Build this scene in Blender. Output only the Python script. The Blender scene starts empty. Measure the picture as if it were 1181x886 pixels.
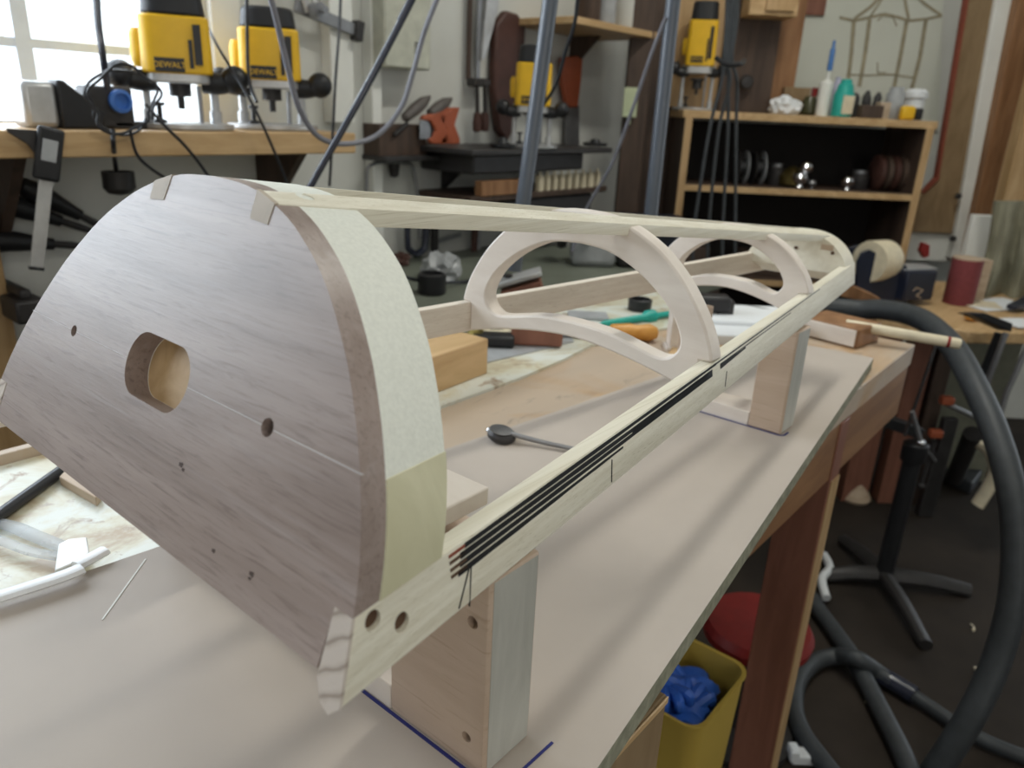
import bpy, math, random
from mathutils import Vector, Matrix
random.seed(4)
C = bpy.context.scene.collection
V = Vector
ZO = 1.064                      # floor at z = 0, the fibreboard top at z = 0.90
T = 0.90; BT = 0.882            # fibreboard top, bench top
# ---------------------------------------------------------------- camera (solved from the photo's perspective)
RC = [V((0.6437, -0.7641, 0.0435)), V((-0.2353, -0.2517, -0.9388)), V((0.7282, 0.5940, -0.3418))]
CP = V((-0.1532, -0.3897, 0.1900 + ZO)); FP = 870.3
FH = V((0.775, 0.632, 0)); RH = V((0.632, -0.775, 0)); UP = V((0, 0, 1)); TO = -FH   # horizontal forward / right / towards the viewer
def at(u, v, x=None, y=None, z=None, D=None):
    """a point of the photo on a plane of the room (x, y, z) or at horizontal distance D"""
    d = RC[0]*((u-590.5)/FP) + RC[1]*((v-443)/FP) + RC[2]
    if x is not None: t = (x-CP.x)/d.x
    elif y is not None: t = (y-CP.y)/d.y
    elif z is not None: t = (z-CP.z)/d.z
    else: t = D/d.dot(FH)
    return CP + d*t
# ---------------------------------------------------------------- materials
def nodes(name):
    m = bpy.data.materials.new(name); m.use_nodes = True
    nt = m.node_tree; b = nt.nodes['Principled BSDF']
    return m, nt, b
def ramp(nt, fac, stops):
    r = nt.nodes.new('ShaderNodeValToRGB'); e = r.color_ramp.elements
    while len(e) < len(stops): e.new(0.5)
    for k, (p, c) in enumerate(stops): e[k].position = p; e[k].color = (*c, 1)
    nt.links.new(fac, r.inputs[0]); return r.outputs[0]
def coords(nt, scale, rot=(0, 0, 0)):
    t = nt.nodes.new('ShaderNodeTexCoord'); mp = nt.nodes.new('ShaderNodeMapping')
    mp.inputs['Scale'].default_value = scale; mp.inputs['Rotation'].default_value = rot
    nt.links.new(t.outputs['Object'], mp.inputs[0]); return mp.outputs[0]
def noise(nt, vec, scale, detail=4, rough=0.55, dist=0):
    n = nt.nodes.new('ShaderNodeTexNoise'); n.inputs['Scale'].default_value = scale
    n.inputs['Detail'].default_value = detail; n.inputs['Roughness'].default_value = rough; n.inputs['Distortion'].default_value = dist
    nt.links.new(vec, n.inputs['Vector']); return n.outputs['Fac']
def mixc(nt, fac, a, b, mode='MIX'):
    m = nt.nodes.new('ShaderNodeMix'); m.data_type = 'RGBA'; m.blend_type = mode
    for s, x in ((m.inputs[0], fac), (m.inputs[6], a), (m.inputs[7], b)):
        if isinstance(x, (int, float)): s.default_value = x
        elif isinstance(x, tuple): s.default_value = (*x, 1)
        else: nt.links.new(x, s)
    return m.outputs[2]
def bump(nt, b, h, st=0.2, d=0.002):
    n = nt.nodes.new('ShaderNodeBump'); n.inputs['Strength'].default_value = st; n.inputs['Distance'].default_value = d
    nt.links.new(h, n.inputs['Height']); nt.links.new(n.outputs[0], b.inputs['Normal'])
def plain(name, c, rough=0.55, metal=0.0, var=0.12, scale=30, spec=0.4, bmp=0.0):
    m, nt, b = nodes(name)
    f = noise(nt, coords(nt, (1, 1, 1)), scale)
    lo = tuple(x*(1-var) for x in c); hi = tuple(min(1, x*(1+var)) for x in c)
    nt.links.new(ramp(nt, f, [(0.3, lo), (0.7, hi)]), b.inputs['Base Color'])
    b.inputs['Roughness'].default_value = rough; b.inputs['Metallic'].default_value = metal
    b.inputs['Specular IOR Level'].default_value = spec
    if bmp: bump(nt, b, f, bmp)
    return m
def wood(name, c1, c2, grain=(1, 12, 12), scale=7, rough=0.5, streak=None, spec=0.35, rot=(0, 0, 0), lo=0.35, hi=0.65, bmp=0.08):
    m, nt, b = nodes(name)
    vec = coords(nt, grain, rot)
    f = noise(nt, vec, scale, 6, 0.6, 0.6)
    col = ramp(nt, f, [(lo, c1), (hi, c2)])
    if streak:
        f2 = noise(nt, coords(nt, tuple(g*5 if g > 2 else g*2 for g in grain), rot), scale*1.7, 3, 0.6)
        col = mixc(nt, ramp(nt, f2, [(0.58, (0, 0, 0)), (0.70, (1, 1, 1))]), col, streak)
    nt.links.new(col, b.inputs['Base Color'])
    b.inputs['Roughness'].default_value = rough; b.inputs['Specular IOR Level'].default_value = spec
    if bmp: bump(nt, b, f, bmp, 0.001)
    return m
M = {}
def walnut():
    m, nt, b = nodes('walnut')
    f = noise(nt, coords(nt, (7, 0.8, 9), (0.12, 0, 0)), 3.2, 5, 0.6, 1.2)
    col = ramp(nt, f, [(0.32, (0.215, 0.160, 0.136)), (0.50, (0.285, 0.220, 0.192)), (0.68, (0.350, 0.278, 0.248))])
    f2 = noise(nt, coords(nt, (150, 9, 150), (0.10, 0, 0)), 3.0, 4, 0.65, 0.5)
    col = mixc(nt, ramp(nt, f2, [(0.52, (0, 0, 0)), (0.68, (0.55, 0.55, 0.55))]), col, (0.130, 0.092, 0.080))
    f3 = noise(nt, coords(nt, (60, 2.5, 60), (0.14, 0, 0)), 2.0, 3, 0.6, 0.3)
    col = mixc(nt, ramp(nt, f3, [(0.56, (0, 0, 0)), (0.74, (0.4, 0.4, 0.4))]), col, (0.40, 0.34, 0.32))
    nt.links.new(col, b.inputs['Base Color']); b.inputs['Roughness'].default_value = 0.40; b.inputs['Specular IOR Level'].default_value = 0.5
    bump(nt, b, f2, 0.12, 0.0008); return m
M['walnut'] = walnut()
M['maple'] = wood('pale_maple', (0.66, 0.61, 0.49), (0.77, 0.73, 0.61), (2, 9, 9), 5, 0.5)
M['maple_fuzz'] = plain('sanded_maple', (0.74, 0.75, 0.68), 0.65, 0, 0.06, 420, 0.3, 0.12)
M['maple_yellow'] = wood('yellow_maple', (0.54, 0.51, 0.34), (0.63, 0.60, 0.42), (9, 9, 2), 4, 0.5)
M['spruce_pale'] = wood('pale_spruce', (0.72, 0.63, 0.53), (0.82, 0.74, 0.64), (0.5, 20, 40), 4, 0.5, (0.60, 0.51, 0.40))
M['maple_pink'] = wood('rose_maple', (0.70, 0.62, 0.55), (0.80, 0.73, 0.66), (9, 2, 9), 3, 0.5)
M['spruce'] = wood('spruce', (0.70, 0.65, 0.52), (0.82, 0.78, 0.66), (0.5, 30, 60), 4, 0.5, (0.56, 0.51, 0.38))
def endgrain():
    m, nt, b = nodes('end_grain'); v = coords(nt, (1, 1, 1), (0.55, 0, 0))
    wv = nt.nodes.new('ShaderNodeTexWave'); wv.wave_type = 'BANDS'; wv.bands_direction = 'Z'; wv.inputs['Scale'].default_value = 33; wv.inputs['Distortion'].default_value = 1.2
    wv.inputs['Detail Scale'].default_value = 3; nt.links.new(v, wv.inputs['Vector'])
    col = ramp(nt, wv.outputs['Fac'], [(0.0, (0.33, 0.27, 0.225)), (0.10, (0.50, 0.43, 0.37)), (0.5, (0.575, 0.505, 0.445))])
    nt.links.new(col, b.inputs['Base Color']); b.inputs['Roughness'].default_value = 0.8
    bump(nt, b, noise(nt, v, 700, 3), 0.4, 0.001); return m
M['endgrain'] = endgrain()
M['tan'] = wood('tan_wood', (0.43, 0.32, 0.22), (0.54, 0.42, 0.31), (3, 2, 12), 4, 0.5)
M['tan_pale'] = wood('pale_tan_wood', (0.40, 0.34, 0.27), (0.48, 0.41, 0.33), (3, 9, 9), 4, 0.6)
M['ply'] = wood('birch_plywood', (0.50, 0.375, 0.28), (0.58, 0.45, 0.35), (8, 2.0, 12), 3, 0.5, (0.45, 0.33, 0.24), rot=(0.7, 0, 0))
M['grey_side'] = wood('grey_wood', (0.40, 0.39, 0.35), (0.52, 0.51, 0.46), (9, 9, 1.5), 5, 0.55)
M['mdf'] = plain('fibreboard', (0.470, 0.412, 0.362), 0.6, 0, 0.04, 9, 0.3)
M['mdf_edge'] = plain('fibreboard_edge', (0.27, 0.265, 0.195), 0.8, 0, 0.30, 90, 0.2)
def benchtop():
    m, nt, b = nodes('bench_wood')
    f = noise(nt, coords(nt, (1.2, 10, 10)), 4, 6, 0.6, 0.6)
    col = ramp(nt, f, [(0.35, (0.40, 0.24, 0.12)), (0.65, (0.53, 0.34, 0.18))])
    s = noise(nt, coords(nt, (1, 1, 1)), 3.5, 4, 0.6, 1.0)
    col = mixc(nt, ramp(nt, s, [(0.36, (0, 0, 0)), (0.50, (0.9, 0.9, 0.9))]), col, (0.50, 0.405, 0.315))
    s2 = noise(nt, coords(nt, (2, 5, 5)), 6, 5, 0.7, 1.0)
    col = mixc(nt, ramp(nt, s2, [(0.60, (0, 0, 0)), (0.70, (0.7, 0.7, 0.7))]), col, (0.27, 0.22, 0.18))
    nt.links.new(col, b.inputs['Base Color']); b.inputs['Roughness'].default_value = 0.5; return m
M['bench'] = benchtop()
M['apron'] = wood('red_brown_wood', (0.22, 0.105, 0.045), (0.33, 0.17, 0.075), (1, 9, 9), 4, 0.5)
M['legwood'] = wood('dark_red_wood', (0.19, 0.078, 0.052), (0.26, 0.112, 0.074), (9, 9, 1), 4, 0.5)
M['pine'] = wood('pine', (0.44, 0.28, 0.13), (0.60, 0.41, 0.22), (1, 8, 8), 4, 0.5)
M['pine_v'] = wood('pine_upright', (0.40, 0.25, 0.11), (0.55, 0.37, 0.2), (8, 8, 1), 4, 0.5)
M['brown_v'] = wood('brown_post', (0.20, 0.095, 0.04), (0.33, 0.17, 0.08), (8, 8, 1), 4, 0.5)
M['brown_board'] = wood('brown_hardboard', (0.22, 0.145, 0.075), (0.29, 0.2, 0.11), (6, 6, 2), 4, 0.7)
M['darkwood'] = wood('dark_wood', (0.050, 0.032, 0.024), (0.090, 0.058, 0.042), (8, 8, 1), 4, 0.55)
M['wall'] = plain('painted_wall', (0.62, 0.62, 0.585), 0.8, 0, 0.06, 3, 0.2)
M['white'] = plain('white_paint', (0.78, 0.78, 0.74), 0.6, 0, 0.05, 8)
M['bar_white'] = plain('bluish_white_paint', (.72, .80, .90), .6, 0, .04)
M['floor'] = plain('brown_floor', (0.026, 0.019, 0.014), 0.8, 0, 0.35, 5, 0.3)
M['ceiling'] = plain('ceiling_paint', (0.6, 0.6, 0.56), 0.9, 0, 0.05, 4)
M['black'] = plain('black_plastic', (0.016, 0.016, 0.018), 0.42)
M['rubber'] = plain('grey_rubber', (0.045, 0.050, 0.055), 0.5, 0, 0.15, 40)
M['cable'] = plain('cable_sheath', (0.022, 0.023, 0.028), 0.35)
M['bluecable'] = plain('blue_black_hose', (0.030, 0.034, 0.055), 0.22, 0, 0.1, 20, 0.7)
M['greycable'] = plain('grey_cable', (0.20, 0.20, 0.23), 0.4)
M['pipe'] = plain('grey_pipe', (0.085, 0.098, 0.122), 0.32, 0, 0.06, 10, 0.6)
M['yellow'] = plain('yellow_plastic', (0.78, 0.46, 0.02), 0.4, 0, 0.05)
M['binyellow'] = plain('yellow_bin_plastic', (0.50, 0.35, 0.07), 0.45, 0, 0.06, 6)
M['silver'] = plain('cast_metal', (0.52, 0.52, 0.52), 0.4, 0.6)
M['chrome'] = plain('chrome', (0.75, 0.75, 0.78), 0.12, 1.0, 0.02)
M['steel'] = plain('dull_steel', (0.30, 0.30, 0.31), 0.4, 0.8)
M['iron'] = plain('black_iron', (0.045, 0.042, 0.042), 0.45, 0.3)
M['orange'] = plain('orange_handle', (0.36, 0.085, 0.035), 0.5)
M['amber'] = wood('amber_handle', (0.55, 0.24, 0.04), (0.68, 0.34, 0.08), (1, 8, 8), 4, 0.35)
M['teal'] = plain('teal_plastic', (0.02, 0.36, 0.30), 0.4)
M['blue'] = plain('blue_nitrile', (0.03, 0.12, 0.52), 0.45)
M['red'] = plain('red_vinyl', (0.22, 0.018, 0.016), 0.4)
M['maroon'] = plain('maroon_abrasive', (0.20, 0.045, 0.05), 0.8, 0, 0.1, 90)
M['navy'] = plain('navy_plastic', (0.010, 0.014, 0.030), 0.35, 0, 0.1)
M['leather'] = plain('brown_leather', (0.075, 0.032, 0.024), 0.5, 0, 0.3, 14)
M['cream'] = plain('cream_plastic', (0.66, 0.58, 0.42), 0.5)
M['paper'] = plain('white_paper', (0.74, 0.76, 0.78), 0.7, 0, 0.04, 10)
M['greysheet'] = plain('grey_plastic_sheet', (0.36, 0.37, 0.38), 0.3)
M['cloth'] = plain('grey_green_canvas', (0.27, 0.26, 0.19), 0.9, 0, 0.15, 12)
M['ink'] = plain('black_ink', (0.008, 0.008, 0.009), 0.7)
M['redink'] = plain('red_ink', (0.24, 0.055, 0.03), 0.7)
M['penblue'] = plain('blue_marker', (0.020, 0.025, 0.16), 0.7)
M['dark_recess'] = plain('shaded_recess', (0.012, 0.009, 0.008), 0.8)  # near black, the shade inside the shelf unit put into colour
M['pencil'] = plain('pencil_line', (0.14, 0.13, 0.12), 0.8)
M['drawn'] = plain('brown_wash', (0.33, 0.29, 0.2), 0.8, 0, 0.2, 30)
M['holedark'] = plain('hole_shade_and_kerf', (0.10, 0.055, 0.032), 0.8)  # dark brown for the shade in holes, and for bare kerfs
M['scribe'] = plain('chalk_line', (0.62, 0.60, 0.60), 0.8)
def glassy(name, c, tr):
    m, nt, b = nodes(name)
    t = nt.nodes.new('ShaderNodeBsdfTransparent'); t.inputs[0].default_value = (*c, 1)
    g = nt.nodes.new('ShaderNodeBsdfGlossy'); g.inputs[1].default_value = 0.05
    n = noise(nt, coords(nt, (1, 1, 1)), 6)
    g.inputs[0].default_value = (0.9, 0.95, 1, 1)
    mx = nt.nodes.new('ShaderNodeMixShader'); mx.inputs[0].default_value = 1-tr
    nt.links.new(t.outputs[0], mx.inputs[1]); nt.links.new(g.outputs[0], mx.inputs[2])
    nt.links.new(mx.outputs[0], nt.nodes['Material Output'].inputs[0]); return m
M['glass'] = glassy('window_glass', (1, 1, 1), 0.93)
def clear_():
    m, nt, b = nodes('clear_plastic'); t = nt.nodes.new('ShaderNodeBsdfTransparent'); mx = nt.nodes.new('ShaderNodeMixShader'); mx.inputs[0].default_value = .35
    f = noise(nt, coords(nt, (1, 1, 1)), 30); nt.links.new(ramp(nt, f, [(.3, (.50, .54, .58)), (.7, (.58, .62, .66))]), b.inputs['Base Color']); b.inputs['Roughness'].default_value = .45
    nt.links.new(t.outputs[0], mx.inputs[1]); nt.links.new(b.outputs[0], mx.inputs[2]); nt.links.new(mx.outputs[0], nt.nodes['Material Output'].inputs[0]); return m
M['clear'] = clear_()
M['gloss_white'] = plain('glossy_white_plastic', (.88, .89, .90), .25, 0, .02)
# speckled white work surface with glue drips and stains
def spattered():
    m, nt, b = nodes('spattered_white_board')
    v = coords(nt, (1, 1, 1))
    a = noise(nt, v, 7, 5, 0.65, 1.5); c = noise(nt, v, 16, 6, 0.7, 1.0)
    col = ramp(nt, a, [(0.36, (0.42, 0.31, 0.19)), (0.45, (0.58, 0.54, 0.40)), (0.58, (0.68, 0.70, 0.64))])
    col = mixc(nt, ramp(nt, c, [(0.58, (0, 0, 0)), (0.66, (1, 1, 1))]), col, (0.34, 0.25, 0.17))
    nt.links.new(col, b.inputs['Base Color']); b.inputs['Roughness'].default_value = 0.38
    bump(nt, b, a, 0.3, 0.003); return m
M['spatter'] = spattered()
# ---------------------------------------------------------------- mesh builder
class MB:
    def __init__(s): s.v = []; s.f = []
    def add(s, vs, fs):
        n = len(s.v); s.v += [V(p) for p in vs]; s.f += [[i+n for i in f] for f in fs]; return s
    def box(s, c, sz, ax=None):
        ex, ey, ez = ax or (V((1, 0, 0)), V((0, 1, 0)), UP)
        c = V(c); h = [x/2 for x in sz]
        vs = [c+ex*(h[0]*a)+ey*(h[1]*b)+ez*(h[2]*d) for a in (-1, 1) for b in (-1, 1) for d in (-1, 1)]
        return s.add(vs, [(0, 1, 3, 2), (4, 6, 7, 5), (0, 4, 5, 1), (2, 3, 7, 6), (0, 2, 6, 4), (1, 5, 7, 3)])
    def hexa(s, a, b):           # two quads joined
        return s.add(list(a)+list(b), [(3, 2, 1, 0), (4, 5, 6, 7)]+[(i, (i+1) % 4, 4+(i+1) % 4, 4+i) for i in range(4)])
    def loft(s, loops, caps=True, closed=True):
        n = len(loops[0]); vs = [p for l in loops for p in l]; fs = []
        for k in range(len(loops)-1):
            for i in range(n if closed else n-1):
                j = (i+1) % n; fs.append((k*n+i, k*n+j, (k+1)*n+j, (k+1)*n+i))
        if caps: fs += [tuple(reversed(range(n))), tuple((len(loops)-1)*n+i for i in range(n))]
        return s.add(vs, fs)
    def prism(s, poly, off):     # polygon of 3D points extruded by a vector
        return s.loft([poly, [V(p)+V(off) for p in poly]])
    def tube(s, pts, r, n=10, res=6, caps=True, flat=None):
        P = spline(pts, res) if res > 1 and len(pts) > 2 else [V(p) for p in pts]
        rr = r if callable(r) else (lambda t: r)
        tg = [(P[min(i+1, len(P)-1)]-P[max(i-1, 0)]).normalized() for i in range(len(P))]
        nr = tg[0].orthogonal().normalized(); loops = []
        if flat is not None: nr = (V(flat)-tg[0]*V(flat).dot(tg[0])).normalized()
        for i, p in enumerate(P):
            nr = (nr-tg[i]*nr.dot(tg[i])).normalized(); bn = tg[i].cross(nr); q = rr(i/(len(P)-1))
            a, b = q if isinstance(q, tuple) else (q, q)
            loops.append([p+nr*(a*math.cos(2*math.pi*k/n))+bn*(b*math.sin(2*math.pi*k/n)) for k in range(n)])
        return s.loft(loops, caps)
    def lathe(s, o, prof, axis=UP, n=24):      # prof = [(r, h)] along axis from o
        o = V(o); a = V(axis).normalized(); x = a.orthogonal().normalized(); y = a.cross(x)
        loops = [[o+a*h+(x*math.cos(2*math.pi*k/n)+y*math.sin(2*math.pi*k/n))*max(r, 1e-5) for k in range(n)] for r, h in prof]
        return s.loft(loops)
    def ball(s, c, r, n=14):
        r = r if isinstance(r, tuple) else (r, r, r); c = V(c); loops = []
        for i in range(n//2+1):
            t = math.pi*i/(n//2); q = max(math.sin(t), 1e-3)
            loops.append([c+V((r[0]*q*math.cos(2*math.pi*k/n), r[1]*q*math.sin(2*math.pi*k/n), -r[2]*math.cos(t))) for k in range(n)])
        return s.loft(loops)
    def build(s, name, mat, parent=None, bev=0, seg=2, ang=35):
        L = ROOT.get(parent.name, V((0, 0, 0))) if parent else V((0, 0, 0))
        if parent is None and s.v:
            lo = [min(p[i] for p in s.v) for i in range(3)]; hi = [max(p[i] for p in s.v) for i in range(3)]
            L = V(((lo[0]+hi[0])/2, (lo[1]+hi[1])/2, lo[2]))
        me = bpy.data.meshes.new(name); me.from_pydata([p-L for p in s.v], [], s.f); me.update()
        import bmesh
        bm = bmesh.new(); bm.from_mesh(me); bmesh.ops.recalc_face_normals(bm, faces=bm.faces); bm.to_mesh(me); bm.free()
        me.shade_smooth(); me.set_sharp_from_angle(angle=math.radians(ang))
        o = bpy.data.objects.new(name, me); C.objects.link(o); me.materials.append(M[mat] if isinstance(mat, str) else mat)
        if parent: o.parent = parent; ROOT[o.name] = L
        else: o.location = L; ROOT[o.name] = L
        if bev:
            b = o.modifiers.new('bevel', 'BEVEL'); b.width = bev; b.segments = seg; b.limit_method = 'ANGLE'; b.angle_limit = math.radians(40)
        return o
ROOT = {}
def spline(pts, res):
    P = [V(p) for p in pts]; out = []
    for i in range(len(P)-1):
        a, b, c, d = P[max(i-1, 0)], P[i], P[i+1], P[min(i+2, len(P)-1)]
        for k in range(res):
            t = k/res
            out.append(0.5*((2*b)+(c-a)*t+(2*a-5*b+4*c-d)*t*t+(3*b-a-3*c+d)*t*t*t))
    out.append(P[-1]); return out
def tag(o, label, cat, group=None):
    o['label'] = label; o['category'] = cat
    if group: o['group'] = group
    return o
def thing(name, label, cat, loc, group=None):
    o = bpy.data.objects.new(name, None); C.objects.link(o); o.location = loc; o.empty_display_size = 0.05
    ROOT[o.name] = V(loc); return tag(o, label, cat, group)
def solo(mb, name, mat, label, cat, group=None, bev=0, **k):
    return tag(mb.build(name, mat, None, bev, **k), label, cat, group)
def struct(o): o['kind'] = 'structure'; return o
def cut(o, cutters):
    """boolean: subtract the cutter meshes, keep the result as the object's own mesh"""
    tmp = []
    for c in cutters:
        k = c.build('cutter', 'ink'); k.parent = o.parent
        k.location = k.location-(ROOT[o.parent.name] if o.parent else V((0, 0, 0))); tmp.append(k)
        m = o.modifiers.new('cut', 'BOOLEAN'); m.operation = 'DIFFERENCE'; m.object = k; m.solver = 'EXACT'
    bpy.context.view_layer.update()
    dg = bpy.context.evaluated_depsgraph_get()
    me = bpy.data.meshes.new_from_object(o.evaluated_get(dg)); old = o.data; o.modifiers.clear(); o.data = me
    for k in tmp: bpy.data.objects.remove(k)
    me.shade_smooth(); me.set_sharp_from_angle(angle=math.radians(35)); return o
def text(s, parent, loc, size, ex, ey, mat, name='lettering'):
    cu = bpy.data.curves.new(name, 'FONT'); cu.body = s; cu.size = size; cu.extrude = 0.0004; cu.align_x = 'CENTER'; cu.align_y = 'CENTER'
    t = bpy.data.objects.new('tmp', cu); C.objects.link(t); bpy.context.view_layer.update()
    me = bpy.data.meshes.new_from_object(t.evaluated_get(bpy.context.evaluated_depsgraph_get())); bpy.data.objects.remove(t); me.name = name
    o = bpy.data.objects.new(name, me); C.objects.link(o); me.materials.clear(); me.materials.append(M[mat])
    m = Matrix((ex, ey, ex.cross(ey))).transposed().to_4x4()
    m.translation = V(loc)-ROOT[parent.name]; o.parent = parent; o.matrix_local = m; ROOT[o.name] = ROOT[parent.name]; return o
X, Y = V((1, 0, 0)), V((0, 1, 0))
# ================================================================ the instrument frame on the bench
TL = 0.4313; CT = 1/math.sqrt(1+TL*TL); ST = TL*CT; Z0 = ZO        # lean of the walnut end; z of the rails' top edge
TAP = 0.1176
OUT = [(0, .1495), (.015, .149), (.03, .148), (.045, .1455), (.0607, .1412), (.08, .1340), (.1019, .1222), (.1164, .1120), (.130, .1000), (.1428, .0870),
       (.1503, .0780), (.1610, .0635), (.1708, .0480), (.179, .0325), (.186, .0150), (.19, 0)]
def smooth(pl, res=3):
    return [(p.x, p.z) for p in spline([V((a, 0, b)) for a, b in pl], res)]
OUTS = smooth(OUT)
ARC = [(-a, b) for a, b in reversed(OUTS)][:-1]+OUTS               # from y=-.19 over the top to y=+.19
S0 = (.06, .0, Z0)
soundbox = thing('instrument_frame', 'unfinished arched wooden instrument frame with walnut end, two ribs and pale rails', 'instrument frame', (0.5, 0, Z0-.034))
N = V((CT, 0, -ST))                                                # into the frame, along the end's normal
def sec(y, z, t=0.0, ky=1.0, kz=1.0):
    return V((TL*z, y*ky, Z0+z*kz))+N*t
def endloop(t, foot):
    k = 1-TAP*(t/CT)/.19; kz = 1-.1116*(t/CT)/.1412
    pts = [(y, z) for y, z in ARC]
    if foot: pts = [(-.179, -.0237), (-.179, -.0005)]+pts+[(.179, -.0005), (.179, -.0237)]
    return [V((TL*z*(kz if z > 0 else 1)+t/CT, y*k, Z0+z*(kz if z > 0 else 1))) for y, z in pts]
TW = .0135; TB = .0498
end = MB().loft([endloop(0, 1), endloop(TW, 1)]).build('end_panel', 'walnut', soundbox); end['label'] = 'dark walnut end panel'
def pc(y, z): return V((TL*z, y, Z0+z))
ey_, es_ = Y, V((ST, 0, CT))
def oncirc(c, r, t0, t1, n=20): return MB().loft([[c+N*t+(ey_*math.cos(2*math.pi*k/n)+es_*math.sin(2*math.pi*k/n))*r for k in range(n)] for t in (t0, t1)])
slot = []
for k in range(40):
    a = 2*math.pi*k/40; cy = .0165 if math.cos(a) > 0 else -.0165
    slot.append(pc(0.0005, .049)+ey_*(cy+.0168*math.cos(a))+es_*(.0182*math.sin(a)))
slot_mb = MB().loft([[p+N*-.01 for p in slot], [p+N*(TW+.03) for p in slot]])
cut(end, [slot_mb, oncirc(pc(.1058, .0488), .0036, -.01, .03), oncirc(pc(-.1048, .0488), .0045, -.01, .03)])
# scribed centre line
ln = MB()
for a, b in ((-.1716, -.1098), (-.1003, -.0338), (.0345, .1018), (.1098, .1716)):
    ln.hexa([pc(a, .0487)-N*.0002, pc(b, .0487)-N*.0002, pc(b, .0490)-N*.0002, pc(a, .0490)-N*.0002], [pc(a, .0487)+N*.001, pc(b, .0487)+N*.001, pc(b, .0490)+N*.001, pc(a, .0490)+N*.001])
ln.build('scribed_line', 'scribe', end)
# small knots and pencil marks on the walnut
kn = MB()
for y, z, r in ((-.0475, .0150, .0013), (-.0505, .0135, .0009), (-.093, -.0100, .0010), (-.124, -.0085, .0012), (-.1235, -.0105, .0007)):
    kn.loft([[pc(y, z)+N*t+(ey_*math.cos(k*.63)*r*1.4+es_*math.sin(k*.63)*r)*(1+.25*math.sin(k*2.2)) for k in range(10)] for t in (-.0002, .001)])
kn.build('knot', plain('walnut_knot', (.075, .05, .04), .7), end)
def thinline(pts, w, up, mat, parent, name):
    m = MB()
    for a, b in zip(pts, pts[1:]):
        a, b = V(a), V(b); d = (b-a).normalized(); s = d.cross(up).normalized()*w/2; e = up*.0003
        m.hexa([a-s-e, b-s-e, b+s-e, a+s-e], [a-s+e, b-s+e, b+s+e, a+s+e])
    return m.build(name, mat, parent)
# pale band laminated behind the walnut: an upper fuzzy bent piece and a lower yellow foot on each side, hollow block inside
band = MB().loft([endloop(TW, 0), endloop(TB, 0)]).build('end_block', 'maple_fuzz', soundbox)
cut(band, [MB().loft([[p+N*(TW-.002) for p in slot], [p+N*(TW+.002) for p in slot]])])
MB().loft([[p+N*(TW+.0004) for p in slot], [p+N*(TW+.0019) for p in slot]]).build('pocket_floor', 'pine', band)
for sgn in (-1, 1):
    prof = [(y, z) for y, z in OUTS if z <= .0475]
    def shell(t, g):
        k = 1-TAP*(t/CT)/.19; kz = 1-.1116*(t/CT)/.1412
        return [V((TL*z*kz+t/CT, sgn*(y*k+g), Z0+z*kz)) for y, z in prof]+[V((TL*z*kz+t/CT, sgn*(y*k-.004), Z0+z*kz)) for y, z in reversed(prof)]
    MB().loft([shell(TW+.0002, .0006), shell(TB+.0004, .0006)]).build('end_block_foot', 'maple_yellow', soundbox)
# side rails
def railloop(x, sgn, tilt=True):
    prof = [(.179, 0), (.19, 0), (.1957, -.0309), (.1905, -.0352), (.1845, -.0330), (.1795, -.0260)]
    return [V((x+(TL*z if tilt else 0), sgn*(y-TAP*(x+(TL*z if tilt else 0))), Z0+z)) for y, z in prof]
XE = 1.028
rails = []
for sgn in (-1, 1):
    rm = 'spruce' if sgn < 0 else 'spruce_pale'
    r = MB().loft([railloop(0, sgn), railloop(.3, sgn), railloop(.7, sgn), railloop(XE, sgn, False)]).build('side_rail', rm, soundbox, .0008)
    rails.append(r)
    e = MB().loft([[p-N*.0004 for p in railloop(0, sgn)], [p+N*.0012 for p in railloop(0, sgn)]]).build('rail_end', 'endgrain', r)
rr = rails[0]
def face(x, q, off=0.0):       # outer face of the near rail: x along, q from the top edge (0) to the bottom (1)
    y = -(.19+.0057*q-TAP*x)-off; return V((x, y, Z0-.0309*q))
fn = V((-TAP, -1, -.18)).normalized()
def railhole(u, v):
    P = at(u, v, y=-.19); 
    for _ in range(4): P = at(u, v, y=-(.19+.0057*min(1, (Z0-P.z)/.0309)-TAP*P.x))
    return P
holes = [railhole(430, 716), railhole(463.5, 718)]
nrm = V((0, 1, 0))
cut(rr, [MB().lathe(h-Y*.01, [(.0044, 0), (.0044, .028)], nrm) for h in holes])
for h in holes: MB().lathe(h+Y*.0024, [(.0047, 0), (.0047, .003), (.001, .003)], nrm).build('peg_hole', 'holedark', rr)  # dark disc near the mouth paints the hole's inner shade
# black strips laid over the kerfs along the rail
def kerf(x0, x1, q0, q1, w0, w1, mat='ink', n=14, wob=.0):
    m = MB(); loops = []
    for k in range(n+1):
        f = k/n; x = x0+(x1-x0)*f; q = q0+(q1-q0)*f; w = w0+(w1-w0)*f+wob*random.uniform(-1, 1)
        loops.append([face(x, q-w, .0003), face(x, q+w, .0003), face(x, q+w, -.001), face(x, q-w, -.001)])
    return m.loft(loops).build('black_kerf' if mat == 'ink' else 'bare_kerf', mat, rr)
kx = railhole(519, 655).x
for q, w in ((.085, .016), (.19, .016), (.30, .015), (.41, .014)):
    kerf(kx, kx+.012, q, q, .024, .024, 'redink' if q < .1 else 'holedark', 2)
kerf(kx+.012, .42, .085, .075, .042, .030, wob=.005)
kerf(kx+.008, .40, .195, .20, .046, .036, wob=.005)
kerf(kx+.007, .40, .315, .29, .044, .036, wob=.005)
kerf(kx+.005, .24, .435, .41, .048, .022, wob=.005)
kerf(.255, .41, .24, .24, .075, .09, wob=.006)
kerf(.42, .80, .07, .07, .020, .012); kerf(.43, .50, .24, .22, .06, .02); kerf(.43, .66, .17, .17, .014, .010)
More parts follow.
